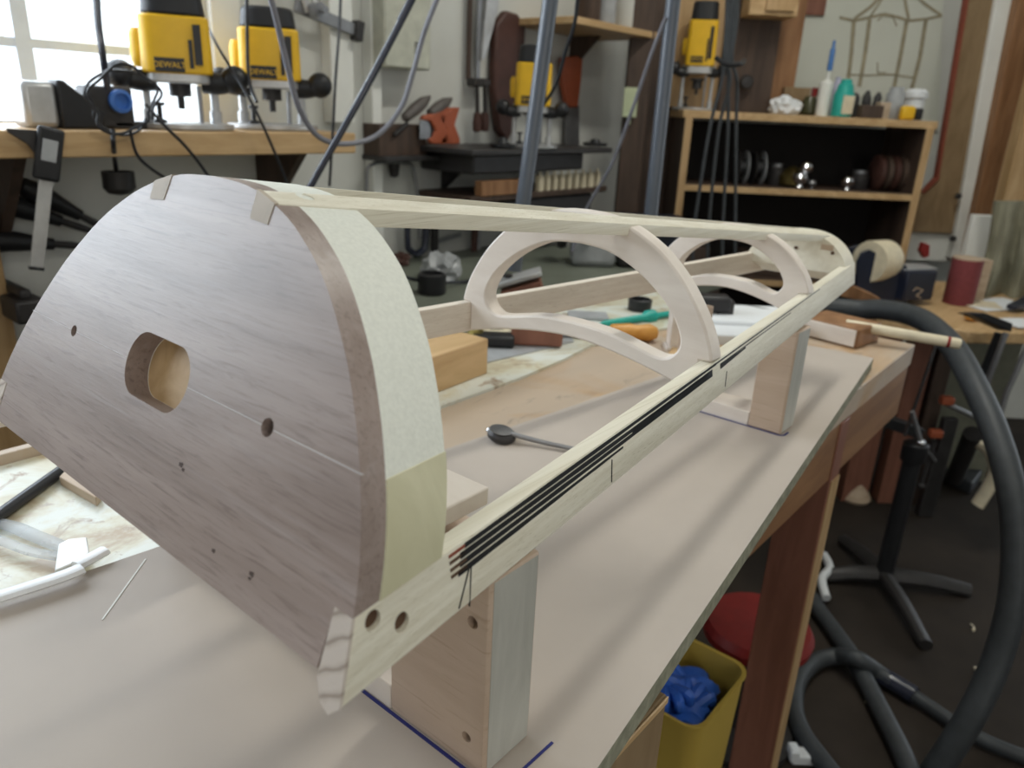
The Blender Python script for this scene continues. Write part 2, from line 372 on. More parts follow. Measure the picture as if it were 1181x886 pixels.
for a, b in (((541, 654), (529, 702)), ((543, 653), (541, 699)), ((705.5, 530), (705, 556)), ((838, 428), (836, 446))):
    thinline([railhole(*a)+fn*.0002, railhole(*b)+fn*.0002], .0006, fn, 'ink', rr, 'pencil_mark')
# top slats
def slatpt(x, dy, dz, sgn):
    y = .0607-.027*(x-.06); z = .1420-.1116*(x-.06); return V((x, sgn*(y+dy), Z0+z+dz))
for sgn in (-1, 1):
    loops = []
    prof = [(0, 0), (-.0178, .005), (-.0166, -.0089), (.0053-.006, -.0100)]
    for k in (0, .33, .66, 1):
        l = []
        for dy, dz in prof:
            xs = TL*(.1418+dz)+.0003; x = xs+(1.012-xs)*k; l.append(slatpt(x, dy, dz, sgn))
        loops.append(l)
    s = MB().loft(loops).build('top_slat', 'spruce', soundbox, .0006)
    MB().loft([[V((TL*(.1418+dz)+o, 0, 0))+V((0, 1, 1))*0+V((0, slatpt(.061, dy, dz, sgn).y, slatpt(.061, dy, dz, sgn).z)) for dy, dz in prof] for o in (-.0004, .002)]).build('slat_end', 'tan_pale', s)
    h = slatpt(.087, -.0105, .0033, sgn)
    cut(s, [MB().lathe(h-UP*.009, [(.0048, 0), (.0048, .03)], V((.11, -.28*sgn, 1)))])
    MB().lathe(h-UP*.0040, [(.0050, 0), (.0050, .001)], V((.11, -.28*sgn, 1))).build('peg_hole', 'holedark', s)
# ribs
def rib(x, name='rib'):
    hw = .19-TAP*x; sy = hw/.19; sz = (.1406-.1116*(x-.06))/.1412; TH = .019
    o = [V((x, y*sy, Z0+z*sz+.0006)) for y, z in ARC]
    iy = hw-.0112
    n = 20
    low = [V((x, y, Z0-.0092-.0215*(abs(y)/iy)**1.7)) for y in [iy-2*iy*k/n for k in range(n+1)]]
    mb = MB().prism(o+[V((x, iy, Z0-.0004))]+low+[V((x, -iy, Z0-.0004))], X*TH)
    r = mb.build(name, 'maple_pink', soundbox)
    k = (hw-.0335)/.1123
    half = [(0, .079), (.03, .0765), (.055, .068), (.078, .0555), (.099, .0385), (.111, .022), (.1145, .010), (.1115, .0015), (.104, -.0045), (.094, -.0062), (.075, -.0028), (.04, .0042), (0, .006)]
    f = smooth(half, 4); loop = f+[(-a, b) for a, b in reversed(f)][1:-1]
    zz = lambda b: b*sz/.717 if b > .0 else b
    hole = MB().loft([[V((x+d, a*k, Z0+zz(b))) for a, b in loop] for d in (-.01, .03)])
    cut(r, [hole])
    b = r.modifiers.new('bevel', 'BEVEL'); b.width = .0022; b.segments = 2; b.limit_method = 'ANGLE'; b.angle_limit = math.radians(60)
    return r
rib(.41); rib(.742)
# far end block with rounded edge
hw = .19-TAP*1.0; sz = .0425/.1495
fe = lambda x, k, lo: [V((x, y*hw/.19*k, Z0+z*sz*k)) for y, z in ARC]+[V((x, hw*.93*k, Z0+lo)), V((x, -hw*.93*k, Z0+lo))]
feb = MB().loft([fe(.972, 1, -.012), fe(1.012, .985, -.030), fe(1.024, .95, -.029), fe(1.030, .88, -.026)]).build('far_end_block', 'maple', soundbox)
for y in (.001, -.052): MB().lathe((.9700, y, Z0+.017), [(.0024, 0), (.0024, .004)], X).build('screw_hole', 'holedark', feb)
MB().box((.9720, -.043, Z0+.0235), (.0006, .018, .008)).build('glue_stain', 'tan', feb)
# ---------------------------------------------------------------- stands under the frame
def stand(x, d, legs, zt, label, cross=None, hole=None):
    g = thing('support_stand', label, 'support stand', (x+d/2, 0, T), None)
    for (y0, y1) in legs:
        lg = MB().box((x+d/2, (y0+y1)/2, (T+zt)/2), (d, abs(y1-y0), zt-T)).build('leg_block', 'ply', g, .002)
        if hole and y0 < 0:
            cut(lg, [MB().lathe((x-.01, hy, hz), [(hr, 0), (hr, .03)], X) for hy, hz, hr in hole])
        if y0 < 0: MB().box((x+d/2+.001, min(y0, y1)+.0003, (T+zt)/2), (d-.006, .0012, zt-T-.004)).build('grey_face', 'grey_side', lg)  # thin grey sheet over the block's right side only
    ys = [c for l in legs for c in l]
    inner = sorted(legs, key=lambda l: sum(l))
    MB().box((x+d/2, (max(inner[0])+min(inner[1]))/2, T+.009), (d, min(inner[1])-max(inner[0]), .018)).build('bottom_board', 'maple_pink', g, .001)
    if cross: MB().box((x+d/2, 0, cross), (d-.004, max(ys)-min(ys)-.074, .011)).build('cross_board', 'maple_pink', g, .001)
    return g
s1 = stand(.0925, .042, [(-.1805, -.104), (.104, .1805)], Z0-.0345, 'wide plywood stand under the walnut end, standing on blue marker lines', Z0-.0145, [(-.170, 1.000, .0038), (-.168, .9215, .0034)])
s2 = stand(.700, .042, [(-.1125, -.071), (.012, .036)], Z0-.0352, 'narrow plywood stand under the far ribs at the back edge of the fibreboard')
# ---------------------------------------------------------------- fibreboard sheet and bench
mdf = thing('fibreboard_sheet', 'large pinkish fibreboard sheet covering the near bench top', 'board', (.4, 0, BT))
yr = lambda x: -.243+.127*x
yl = lambda x: .180-.106*x
xs = (-1.0, 1.128)
poly = [V((xs[0], yr(xs[0])+.0, T)), V((xs[1], yr(xs[1]), T)), V((xs[1]-.015, yl(xs[1])+.005, T)), V((xs[0], yl(xs[0]), T))]
MB().prism([p-UP*.018 for p in poly], UP*.0178).build('core', 'mdf_edge', mdf)
MB().prism([p-UP*.0002 for p in poly], UP*.0003).build('top_face', 'mdf', mdf)
for pts, w in (([(.0915, .10), (.0905, -.186), (.0905, -.186)], .0022), ([(.0925, -.1935), (.140, -.1945)], .0018), ([(.699, .04), (.6985, -.112), (.7035, -.1165), (.716, -.1165)], .0022)):
    thinline([V((a, b, T+.0003)) for a, b in pts], w, UP, 'penblue', mdf, 'marker_line')
thinline([at(168, 645, z=T+.0003), at(118, 715, z=T+.0003)], .0012, UP, 'white', mdf, 'scratch')
bench = thing('workbench', 'long wooden workbench with orange-brown top under the fibreboard', 'workbench', (.3, .18, 0))
bx0, bx1, by0, by1 = -1.0, 1.345, -.115, .47
MB().box(((bx0+bx1)/2, (by0+by1)/2, BT-.02), (bx1-bx0, by1-by0, .04)).build('top', 'bench', bench, .002)
MB().box(((bx0+bx1)/2+.02, by0+.012, BT-.087), (bx1-bx0-.06, .022, .094)).build('apron', 'apron', bench, .001)
MB().box((bx1-.02, (by0+by1)/2, BT-.087), (.022, by1-by0-.06, .094)).build('apron', 'apron', bench, .001)
for (lx, ly) in ((.972, by0+.034), (.972, by1-.034), (-.7, by0+.034), (-.7, by1-.034)):
    lg = MB().box((lx, ly, (BT-.04)/2), (.04, .072, BT-.04)).build('leg', 'legwood', bench, .002)
    if ly < 0: MB().box((lx+.001, by0-.0028, (BT-.134)/2), (.038, .0022, BT-.14)).build('lit_leg_edge', 'pine_v', lg)  # paler strip paints the light on the leg's right side
db = thing('bench_cupboard', 'brown wooden cupboard standing under the near edge of the fibreboard', 'cupboard', (-.115, -.166, 0))
MB().box((-.115, -.166, .435), (.74, .092, .87)).build('carcass', 'brown_board', db, .002)
MB().box((-.115, -.2128, .867), (.738, .002, .006)).build('top_lip', 'pine', db, .001)
struct_items = []
# ================================================================ room shell
YW = 1.38; HC = 2.75
wx1 = at(246, 100, y=YW).x; wx0 = -1.1; wz0, wz1 = 1.15, 2.15
wl = MB()
wl.box(((-3.2+wx0)/2, YW+.05, HC/2), (wx0+3.2, .1, HC)); wl.box(((wx1+2.90)/2, YW+.05, HC/2), (2.90-wx1, .1, HC))
wl.box(((wx0+wx1)/2, YW+.05, wz0/2), (wx1-wx0, .1, wz0)); wl.box(((wx0+wx1)/2, YW+.05, (wz1+HC)/2), (wx1-wx0, .1, HC-wz1))
struct(wl.build('wall_left', 'wall'))
BD = 3.30
def bk(D, s, z): p = CP+FH*D+RH*s; return V((p.x, p.y, z))
AXB = (RH, TO, UP)
wb0 = -.62
struct(MB().box(bk(BD+.05, wb0+1.9, HC/2), (3.8, .1, HC), AXB).build('wall_back', 'wall'))
struct(MB().box((1.0, .0, -.05), (9.5, 7, .1)).build('floor', 'floor'))
struct(MB().box((1.0, .0, HC+.05), (9.5, 7, .1)).build('ceiling', 'ceiling'))
struct(MB().box((1.0, -3.0, HC/2), (9.5, .1, HC)).build('wall_right', 'wall'))
struct(MB().box((-3.2, -.8, HC/2), (.1, 4.5, HC)).build('wall_rear', 'wall'))
# window
win = bpy.data.objects.new('window_1', None); C.objects.link(win); win.location = ((wx0+wx1)/2, YW+.05, wz0); ROOT['window_1'] = V(win.location); struct(win)
for a in (wx0+.02, wx1-.02): MB().box((a, YW+.05, (wz0+wz1)/2), (.04, .1, wz1-wz0)).build('window_frame', 'white', win)
for a in (wz0+.02, wz1-.02): MB().box(((wx0+wx1)/2, YW+.05, a), (wx1-wx0, .1, .04)).build('window_frame', 'white', win)
mx = at(22, 50, y=YW+.05).x; mz = at(40, 51, y=YW+.05).z
for a in (mx-.52, mx): MB().box((a, YW+.05, (wz0+wz1)/2), (.030, .05, wz1-wz0)).build('glazing_bar', 'bar_white', win)
MB().box(((wx0+wx1)/2, YW+.05, mz), (wx1-wx0, .046, .018)).build('glazing_bar', 'bar_white', win)
MB().box(((wx0+wx1)/2, YW+.05, (wz0+wz1)/2), (wx1-wx0-.04, .004, wz1-wz0-.04)).build('window_pane', 'glass', win)
tx = (wx1+.035); struct(MB().box((tx, YW-.011, 1.72), (.075, .022, 1.06)).build('trim_1', 'white', None, .003))
def wallpost(u, w, z0, z1, mat, name='trim_2'):
    x = at(u, 100, y=YW).x; struct(MB().box((x, YW-.02, (z0+z1)/2), (w, .04, z1-z0)).build(name, mat, None, .003))
wallpost(385, .075, 1.20, HC, 'white', 'trim_2'); wallpost(424, .035, 0, HC, 'white', 'trim_3')

# ================================================================ shelf ledge under the window and what stands on it
SZ = 1.186
sh = thing('wall_shelf', 'orange-brown wooden wall shelf under the window', 'shelf', (.4, YW, SZ-.045))
MB().box((.30, 1.23, SZ-.0225), (1.46, .30, .045)).build('board', 'pine', sh, .003)
for x in (-.3, .35, .95): MB().prism([V((x, YW, SZ-.045)), V((x, YW-.2, SZ-.045)), V((x, YW, SZ-.25))], X*.02).build('bracket', 'darkwood', sh)
def router(P, sc, ex, label, zs=.73, gear='shelf'):
    """plunge router: P = centre of the base plate's underside, ex = its left-right axis"""
    g = thing('plunge_router', label, 'router', P, 'yellow plunge routers')
    ex = V(ex).normalized(); ey = UP.cross(ex)           # ey points away from ... the front is -ey
    q = lambda a, b, c: V(P)+(ex*a+ey*b+UP*c*zs)*sc
    if gear:
        MB().lathe(P, [(.082*sc, 0), (.085*sc, .003*sc), (.085*sc, .010*sc), (.040*sc, .012*sc), (.04*sc, .0121*sc)]).build('base_plate', 'silver', g)
        for s in (-1, 1):
            MB().lathe(q(.055*s, 0, .008), [(.010*sc, 0), (.010*sc, .025*sc), (.007*sc, .026*sc), (.007*sc, .118*sc*zs)]).build('plunge_post', 'silver', g)
        MB().lathe(q(.03, -.03, .008), [(.004*sc, 0), (.004*sc, .09*sc*zs)]).build('depth_rod', 'steel', g)
        MB().lathe(q(-.035, -.045, .010), [(.010*sc, 0), (.010*sc, .008*sc), (.004*sc, .01*sc), (.004*sc, .03*sc), (.009*sc, .031*sc), (.009*sc, .036*sc)]).build('turret_stop', 'black', g)
    MB().lathe(q(0, 0, .045), [(.006*sc, 0), (.006*sc, .02*sc), (.018*sc, .021*sc), (.018*sc, .05*sc), (.03*sc, .052*sc), (.03*sc, .058*sc)]).build('collet', 'iron', g)
    def rbox(w, d, z0, z1, r=.018, tap=1.0):
        l = []
        for z, k in ((z0, 1.0), (z1, tap)):
            l.append([q((sx*(w/2-r)+r*math.cos(a))*k, (sy*(d/2-r)+r*math.sin(a))*k, z) for sx, sy, a0 in ((1, 1, 0), (-1, 1, 90), (-1, -1, 180), (1, -1, 270)) for a in [math.radians(a0+22.5*i) for i in range(5)]])
        return MB().loft(l)
    rbox(.10, .085, .102, .128).build('gearcase', 'silver', g, .003*sc)
    b = rbox(.112, .095, .122, .245, .022, .97).build('motor_housing', 'yellow', g, .004*sc)
    MB().box(q(.034, -.047, .185), (.012*sc, .006*sc, .085*sc*zs), (ex, ey, UP)).build('vent_strip', 'black', b)
    MB().box(q(.0225, -.047, .165), (.006*sc, .005*sc, .06*sc*zs), (ex, ey, UP)).build('vent_strip', 'black', b)
    MB().lathe(q(-.054, 0, .175), [(.014*sc, -.03*sc), (.018*sc, -.02*sc), (.018*sc, .02*sc), (.014*sc, .03*sc)], UP, 16).build('lock_lug', 'yellow', g)
    rbox(.102, .090, .243, .295, .03, .90).build('top_cap', 'black', g, .006*sc)
    lp = MB().box(q(-.012, -.0485, .140), (.046*sc, .004*sc, .022*sc), (ex, ey, UP)).build('label_plate', 'black', g, .001)
    text('DEWALT', lp, q(-.012, -.0508, .140), .0125*sc, ex, UP, 'yellow')
    for s in (-1, 1):
        h = MB().tube([q(.04*s, -.01, .108), q(.062*s, -.016, .105), q(.078*s, -.02, .108)], lambda t: (.019-.003*t)*sc, 12, 4).build('handle_arm', 'black', g)
        MB().ball(q(.090*s, -.022, .116), .0235*sc).build('handle_knob', 'black', h)
    return g
ux = lambda P: V((CP.y-P.y, P.x-CP.x, 0)) * -1
def facing(P): d = V((P.x-CP.x, P.y-CP.y, 0)).normalized(); return V((d.y, -d.x, 0))
p1 = at(212, 151, z=SZ); p1 = V((p1.x, max(min(p1.y, 1.3), 1.17), SZ)); p1 = CP+(at(212, 147, y=1.20)-CP); p1.z = SZ
p2 = at(316, 149, y=1.22); p2.z = SZ
router(p1, 1.18, facing(p1), 'yellow and black plunge router in front of the window, left one on the shelf')
router(p2, 1.18, facing(p2), 'yellow and black plunge router on the shelf right of the window, beside the hanging clamp')
# grey box with black wedge cover, on the shelf's left end
a = at(55, 150, y=1.17); f = facing(a); bx = thing('tool_case', 'grey tool with black angled front lying on the left end of the shelf', 'tool', (a.x, a.y, SZ))
w = at(58, 120, y=1.17)-at(10, 120, y=1.17); w = w.length
MB().box((a.x-.012, a.y+.01, SZ+.040), (w*.85, .07, .078), (X, Y, UP)).build('body', 'silver', bx, .01)
pr = [(0, 0), (.07, 0), (.078, .028), (.012, .082), (0, .082)]
MB().prism([V((a.x-.012+w*.42+s, a.y-.03, SZ+h)) for s, h in pr], Y*.08).build('front_cover', 'black', bx, .004)
# caliper hanging from the shelf edge
ye = 1.068; cz = at(52, 150, y=ye).z
cal = thing('digital_caliper', 'black and silver digital caliper hanging from the shelf edge by its jaws', 'caliper', at(50, 230, y=ye))
bt, bb = at(58, 160, y=ye), at(42, 311, y=ye); d = (bb-bt).normalized(); sd = d.cross(Y).normalized()
MB().box((bt+bb)/2, ((bb-bt).length, .0035, .022), (d, Y, sd)).build('beam', 'silver', cal, .0005)
MB().box(bb-d*.002, (.006, .006, .024), (d, Y, sd)).build('end_cap', 'black', cal, .001)
hd = at(56, 178, y=ye-.006)
h = MB().box(hd, (.088, .012, .042), (d, Y, sd)).build('display_head', 'black', cal, .005)
MB().box(hd-Y*.007+V((.0, 0, .006)), (.036, .002, .024), (d, Y, sd)).build('display_window', 'greysheet', h, .001)
js = -sd if sd.x > 0 else sd
MB().prism([at(66, 152, y=ye-.003), at(8, 148, y=ye-.003), at(10, 153, y=ye-.003), at(32, 166, y=ye-.003), at(40, 176, y=ye-.003), at(42, 200, y=ye-.003), at(62, 204, y=ye-.003), at(68, 160, y=ye-.003)], Y*.006).build('jaw', 'iron', cal, .001)
# extension reel of cables, plug with a blue ring on the shelf
ps = at(140, 142, y=1.16)
plug = thing('power_outlet', 'dark power outlet with blue ring sitting on the shelf inside looped cords', 'outlet', (ps.x, ps.y, SZ))
MB().box((ps.x-.012, ps.y+.03, SZ+.038), (.085, .05, .076)).build('housing', 'iron', plug, .006)
MB().lathe(V((ps.x+.003, ps.y+.004, SZ+.050)), [(.015, 0), (.021, .001), (.021, .010), (.015, .012), (.013, .004), (.001, .003)], -Y).build('blue_ring', plain('blue_ring', (.05, .16, .5), .35), plug)
MB().box((ps.x+.035, ps.y+.035, SZ+.007), (.09, .06, .014)).build('foot', 'iron', plug, .003)
def cord(name, label, mat, r, pts, cat='cord', group=None, res=6, n=8):
    return solo(MB().tube(pts, r, n, res), name, mat, label, cat, group)
cord('hanging_cable', 'thick dark cable hanging from above to the outlet in front of the window', 'bluecable', .0065, [at(108, -120, y=1.12), at(112, 10, y=1.12), at(118, 60, y=1.12), at(124, 102, y=1.15)])
loop = []
for k in range(34):
    t = k/33*4*math.pi+.6; q = 1+.16*math.sin(k*1.9)
    loop.append(at(137+38*q*math.cos(t)+k*.25, 115+44*math.sin(t)*(.86+.1*math.sin(k)), y=1.075-.001*k))
cord('coiled_lead', 'thin dark cord in loose loops hanging over the shelf edge below the blue ringed outlet', 'cable', .0024, loop, res=4)
cord('power_lead', 'dark cord draped from the shelf edge down behind the walnut end', 'cable', .0032, [at(168, 120, y=1.06), at(190, 145, y=1.05), at(215, 170, y=1.06), at(238, 200, y=1.08), at(262, 240, y=1.1)])
cord('power_lead', 'dark cord sagging below the shelf from the coil of cord', 'cable', .0030, [at(150, 150, y=1.06), at(158, 178, y=1.07), at(175, 195, y=1.09), at(205, 214, y=1.14), at(240, 235, y=1.2)])
cord('power_lead', 'black cord running between the two yellow routers and down past the shelf', 'cable', .0030, [at(236, 25, y=1.25), at(252, 55, y=1.16), at(270, 85, y=1.10), at(290, 118, y=1.06), at(310, 160, y=1.06), at(330, 208, y=1.08), at(345, 250, y=1.1)])
cord('power_lead', 'black cord hanging straight down behind the left edge of the right window router', 'cable', .0036, [at(284, -60, y=1.12), at(285, 30, y=1.12), at(287, 90, y=1.1), at(296, 118, y=1.07)])
cord('power_lead', 'black cord hanging straight between the shelf clamp and the big hose', 'cable', .0032, [at(394, -60, y=1.15), at(392, 20, y=1.12), at(387, 90, y=1.08), at(384, 150, y=1.06), at(380, 215, y=1.06)])
cord('rubber_hose', 'glossy blue-black air hose slanting down from above to behind the frame', 'bluecable', .0065, [at(475, 0, y=.72)+(at(475, 0, y=.72)-at(420, 105, y=.76))*((HC-at(475, 0, y=.72).z)/(at(475, 0, y=.72).z-at(420, 105, y=.76).z)), at(500, -50, y=.70), at(475, 0, y=.72), at(420, 105, y=.76), at(362, 208, y=.82), at(330, 268, y=.84), at(318, 330, y=.76), V((.42, .43, BT+.03)), V((.34, .40, BT+.012)), V((.22, .38, BT+.012))], 'hose', n=12)
cord('hanging_hose', 'grey and black thin hose hanging in a deep loop over the shelf end', 'greycable', .0052, [at(300, -40, y=.80), at(315, 8, y=.82), at(330, 70, y=.84), at(345, 125, y=.86), at(368, 158, y=.87), at(400, 166, y=.88), at(435, 156, y=.88), at(462, 125, y=.86), at(476, 85, y=.84), at(490, 35, y=.82), at(512, -20, y=.8)], 'hose', n=10)
# dark cup hanging below the shelf, files and chisels on the wall
cu = at(139, 224, y=1.20)
solo(MB().lathe(cu, [(.004, -.002), (.022, .002), (.030, .012), (.030, .044), (.026, .044), (.024, .014), (.002, .012)]), 'hanging_cup', 'iron', 'small dark cup hanging below the shelf beside the walnut end', 'cup')
cord('power_lead', 'short dark cord holding up the cup below the shelf', 'cable', .0045, [at(130, 150, y=1.062), at(131, 170, y=1.062), at(134, 196, y=1.20)])
for k, (a, b, lab) in enumerate((((22, 212), (118, 262), 'topmost of three dark-handled files on the wall below the shelf'), ((-8, 230), (110, 268), 'middle one of three dark-handled files on the wall below the shelf'), ((-20, 276), (95, 284), 'lowest of three dark-handled files on the wall below the shelf'))):
    A, B = at(*a, y=1.345), at(*b, y=1.345); d = (B-A); L = d.length; d.normalize()
    g = thing('file', lab, 'file', A, 'files on the wall below the shelf')
    MB().lathe(A, [(.004, 0), (.016, .004), (.022, .03), (.020, .06), (.013, .11), (.012, .125), (.002, .126)], d, 16).build('handle', 'black', g)
    MB().lathe(A, [(.007, .12), (.008, .16), (.006, L), (.001, L+.01)], d, 8).build('blade', 'iron', g)
bp_ = at(8, 400, y=1.30)
solo(MB().box((bp_.x-.03, 1.33, .51), (.10, .06, 1.02)), 'wooden_upright', 'pine_v', 'short brown wooden upright against the wall at the left picture edge', 'post', None, .003)
dk = at(28, 355, y=1.25); solo(MB().box((dk.x, 1.25, dk.z), (.055, .09, .045)).box((dk.x, 1.30, dk.z+.03), (.02, .15, .02)), 'clamp_block', 'iron', 'small black block on the wall beside the left edge of the walnut end', 'tool', None, .006)
# ================================================================ wall clamps, cabinet, saws
y0 = YW-.03
cb = thing('electrical_box', 'pale grey electrical panel box on the wall behind the slanting hose', 'electrical panel', at(463, 80, y=YW))
a, b = at(443, -40, y=YW-.09), at(497, 82, y=YW-.09)
MB().box(((a.x+b.x)/2, YW-.045, (a.z+b.z)/2), (b.x-a.x, .09, a.z-b.z)).build('cabinet', plain('panel_paint', (.50, .50, .42), .5), cb, .006)
q = at(481, 58, y=YW-.092)
for k in range(6): MB().box((q.x, YW-.091, q.z+.018-.0075*k), (.018 if k % 2 else .014, .002, .003)).build('warning_text', 'ink', cb)
def bar(pts, r, mat, name, parent, n=8): return MB().tube(pts, r, n, 5).build(name, mat, parent)
g = thing('bar_clamp', 'grey bar clamp fixed sideways on the wall above the right window router', 'clamp', at(380, 28, y=YW-.05))
A, B = at(340, 6, y=YW-.05), at(412, 36, y=YW-.05); d = (B-A).normalized()
MB().box((A+B)/2, ((B-A).length, .012, .030), (d, Y, d.cross(Y))).build('bar', 'steel', g, .002)
MB().box(B, (.025, .03, .05), (d, Y, d.cross(Y))).build('jaw', 'iron', g, .004)
MB().lathe(A+d*.04-Y*.02, [(.018, 0), (.018, .03), (.008, .031), (.008, .05)], -Y).build('screw_knob', 'steel', g)
for k, (u0, u1) in enumerate(((342, 356), (372, 360))): bar([at(u0, -30, y=YW-.06), at(u1, 14, y=YW-.06)], .009, 'silver', 'strut', g)
# wooden tool holder with two dark grips and two orange saw handles
hx = at(460, 160, y=1.30)
th = thing('tool_holder', 'dark wooden tool holder on the wall below the electrical box', 'tool holder', at(460, 182, y=YW))
a, b = at(437, 143, y=1.31), at(492, 180, y=1.31)
MB().box(((a.x+b.x)/2, 1.345, (a.z+b.z)/2), (b.x-a.x, .07, a.z-b.z)).build('block', 'darkwood', th, .003)
MB().box(((a.x+b.x)/2+.01, 1.33, b.z-.004), (b.x-a.x+.03, .10, .014)).build('ledge', 'iron', th, .002)
for lab, A, B in (('left one of two dark oval grips standing in the wall tool holder', (467, 136), (494, 113)), ('right one of two dark oval grips, beside the orange handles', (496, 131), (519, 115))):
    P, Q = at(*A, y=1.30), at(*B, y=1.30); d = (Q-P); L = d.length; d.normalize()
    g = thing('rasp', lab, 'rasp', P, 'dark grips in the wall tool holder')
    MB().lathe(P-d*.008, [(.004, 0), (.014, .008), (.018, L*.5), (.016, L*.85), (.004, L+.016)], d, 14).build('grip', plain('grey_brown_grip', (.10, .085, .078), .5), g)
    MB().lathe(P-d*.05-V((0, 0, .02)), [(.006, 0), (.006, .06)], d, 8).build('tang', 'iron', g)
def saw_handle(lab, sh_):
    out = [(487, 138), (497, 140), (503, 150), (500, 158), (496, 161), (498, 166), (511, 167), (519, 166), (519, 160), (513, 144), (519, 124), (511, 124), (502, 131), (490, 133)]
    g = thing('dovetail_saw', lab, 'saw', at(505+sh_, 150, y=1.29), 'orange-handled saws')
    MB().prism([at(u+sh_, v, y=1.285) for u, v in out], Y*.018).build('handle', 'orange', g, .004)
    MB().box(at(494+sh_, 150, y=1.295)+V((-.01, 0, 0)), (.05, .003, .05)).build('blade', 'steel', g)
saw_handle('front orange saw handle hooked over the wall tool holder', 12); saw_handle('orange saw handle overlapping the tool holder block, left of its twin', 0)
P = at(455, 200, y=1.29); solo(MB().lathe(at(455, 205, y=1.355), [(.003, 0), (.012, .004), (.017, .03), (.014, .09), (.019, .12), (.012, .14), (.002, .142)], V((-.06, 0, 1)), 12), 'hand_tool', 'iron', 'dark tool with thick grip hanging below the wall tool holder', 'tool')
cord('bent_rod', 'dark steel rod bent into an arch on the wall below the tool holder', 'steel', .0055, [at(423, 250, y=1.34), at(423, 200, y=1.34), at(429, 190, y=1.34), at(445, 187, y=1.34), at(466, 188, y=1.34), at(477, 196, y=1.34), at(484, 250, y=1.34)], 'rod')
for k, u in enumerate((541, 553)):
    A, B = at(u, -40, y=1.36), at(u+1-k*3, 92, y=1.36); d = (B-A).normalized()
    g = thing('pipe_clamp', ('left' if k == 0 else 'right')+' one of two rusty bar clamps hung upright on the wall', 'clamp', B, 'bar clamps on the wall')
    MB().box((A+B)/2, (.018, .008, (B-A).length)).build('bar', 'darkwood' if k == 0 else 'steel', g, .001)
    MB().box(B+V((.0, -.02, -.008)), (.036, .04, .024)).build('jaw', 'iron', g, .004)
    bar([B+V((0, -.03, -.012)), B+V((.004, -.032, -.10))], .007, 'iron', 'screw', g)
    MB().lathe(B+V((.004, -.032, -.155)), [(.004, 0), (.013, .004), (.015, .03), (.011, .058), (.003, .06)]).build('handle', 'leather', g)
q = at(573, 20, y=1.345); solo(MB().prism([q+V((-.035, 0, .16)), q+V((.03, 0, .16)), q+V((.005, 0, .02)), q+V((-.045, 0, -.12)), q+V((-.065, 0, -.13))], Y*.02), 'folding_square', 'silver', 'grey metal square hanging beside the bar clamps', 'square', None, .002)
# leather apron and hand saws on the wall right of the clamps
lx = [(573, 28), (585, 12), (598, 16), (607, 30), (604, 95), (597, 140), (586, 165), (576, 150), (570, 100)]
solo(MB().prism([at(u, v, y=1.34) for u, v in lx], Y*.03), 'leather_apron', 'leather', 'dark brown leather pouch hanging on the wall behind the middle router', 'pouch', None, .008)
# ================================================================ router table corner
yt = 1.10
tA, tB = at(545, 166, y=yt), at(706, 180, y=yt)
tz = at(620, 172, y=yt).z
rt = thing('tool_table', 'dark iron machine table on the wall below the middle router', 'tool table', at(625, 190, y=1.24))
MB().box(((tA.x+tB.x)/2, 1.24, tz-.008), (tB.x-tA.x, .28, .016)).build('table_top', 'iron', rt, .003)
MB().box(((tA.x+tB.x)/2-.02, 1.26, tz-.045), (tB.x-tA.x-.16, .22, .056)).build('body', 'iron', rt, .006)
for k in (-.2, .2): MB().prism([V(((tA.x+tB.x)/2+k, YW-.002, tz-.016)), V(((tA.x+tB.x)/2+k, YW-.16, tz-.016)), V(((tA.x+tB.x)/2+k, YW-.002, tz-.14))], X*.02).build('bracket', 'iron', rt)
b3 = at(612, 165, y=1.17); b3.z = tz
router(b3, 1.0, facing(b3), 'yellow plunge router standing on the dark machine table behind the grey pipe', 1.0)
q = at(580, 160, y=1.16); solo(MB().lathe((q.x, q.y, tz), [(.034, 0), (.040, .004), (.040, .012), (.02, .014), (.012, .03), (.003, .032)]), 'router_base_plate', 'black', 'small black disc with knob lying left on the dark machine table', 'disc')
q = at(686, 168, y=1.22); solo(MB().lathe((q.x, q.y, tz), [(.040, 0), (.044, .004), (.044, .010), (.02, .012), (.014, .022), (.003, .024)]), 'table_insert', 'black', 'black round insert lying at the right end of the dark machine table', 'disc')
q = at(655, 150, y=1.34)
sw = thing('hand_saw', 'hand saw with orange handle hanging upright on the wall beside the grey pipe', 'saw', q)
MB().prism([at(u, v, y=1.335) for u, v in ((650, 66), (673, 64), (671, 92), (667, 124), (655, 124), (650, 95))], Y*.022).build('handle', 'orange', sw, .006)
MB().prism([at(u, v, y=1.345) for u, v in ((653, 122), (668, 122), (668, 172), (652, 172))], Y*.003).build('blade', 'steel', sw)
# bit rack shelf under the table
ra, rb = at(540, 204, y=1.16), at(697, 222, y=1.16)
rz = at(620, 221, y=1.16).z
rk = thing('bit_rack', 'brown wooden wall rack holding a row of cream bit blocks', 'rack', at(620, 222, y=1.24))
MB().box(((ra.x+rb.x)/2, 1.26, rz-.008), (rb.x-ra.x, .22, .018)).build('shelf_board', 'darkwood', rk, .002)
MB().box((at(580, 212, y=1.15).x, 1.16, rz+.022), (.20, .03, .045)).build('front_board', 'brown_v', rk, .003)
for k in range(9):
    u = 625+8.2*k; p = at(u, 212, y=1.15)
    solo(MB().box((p.x, 1.16, rz+.026), (.0155 if k not in (0, 7) else .024, .02, .050)).lathe((p.x, 1.16, rz+.051), [(.004, 0), (.004, .012)], UP, 8), 'bit_block', 'cream', 'small cream block in the row on the brown bit rack', 'block', 'cream blocks on the bit rack', .002)
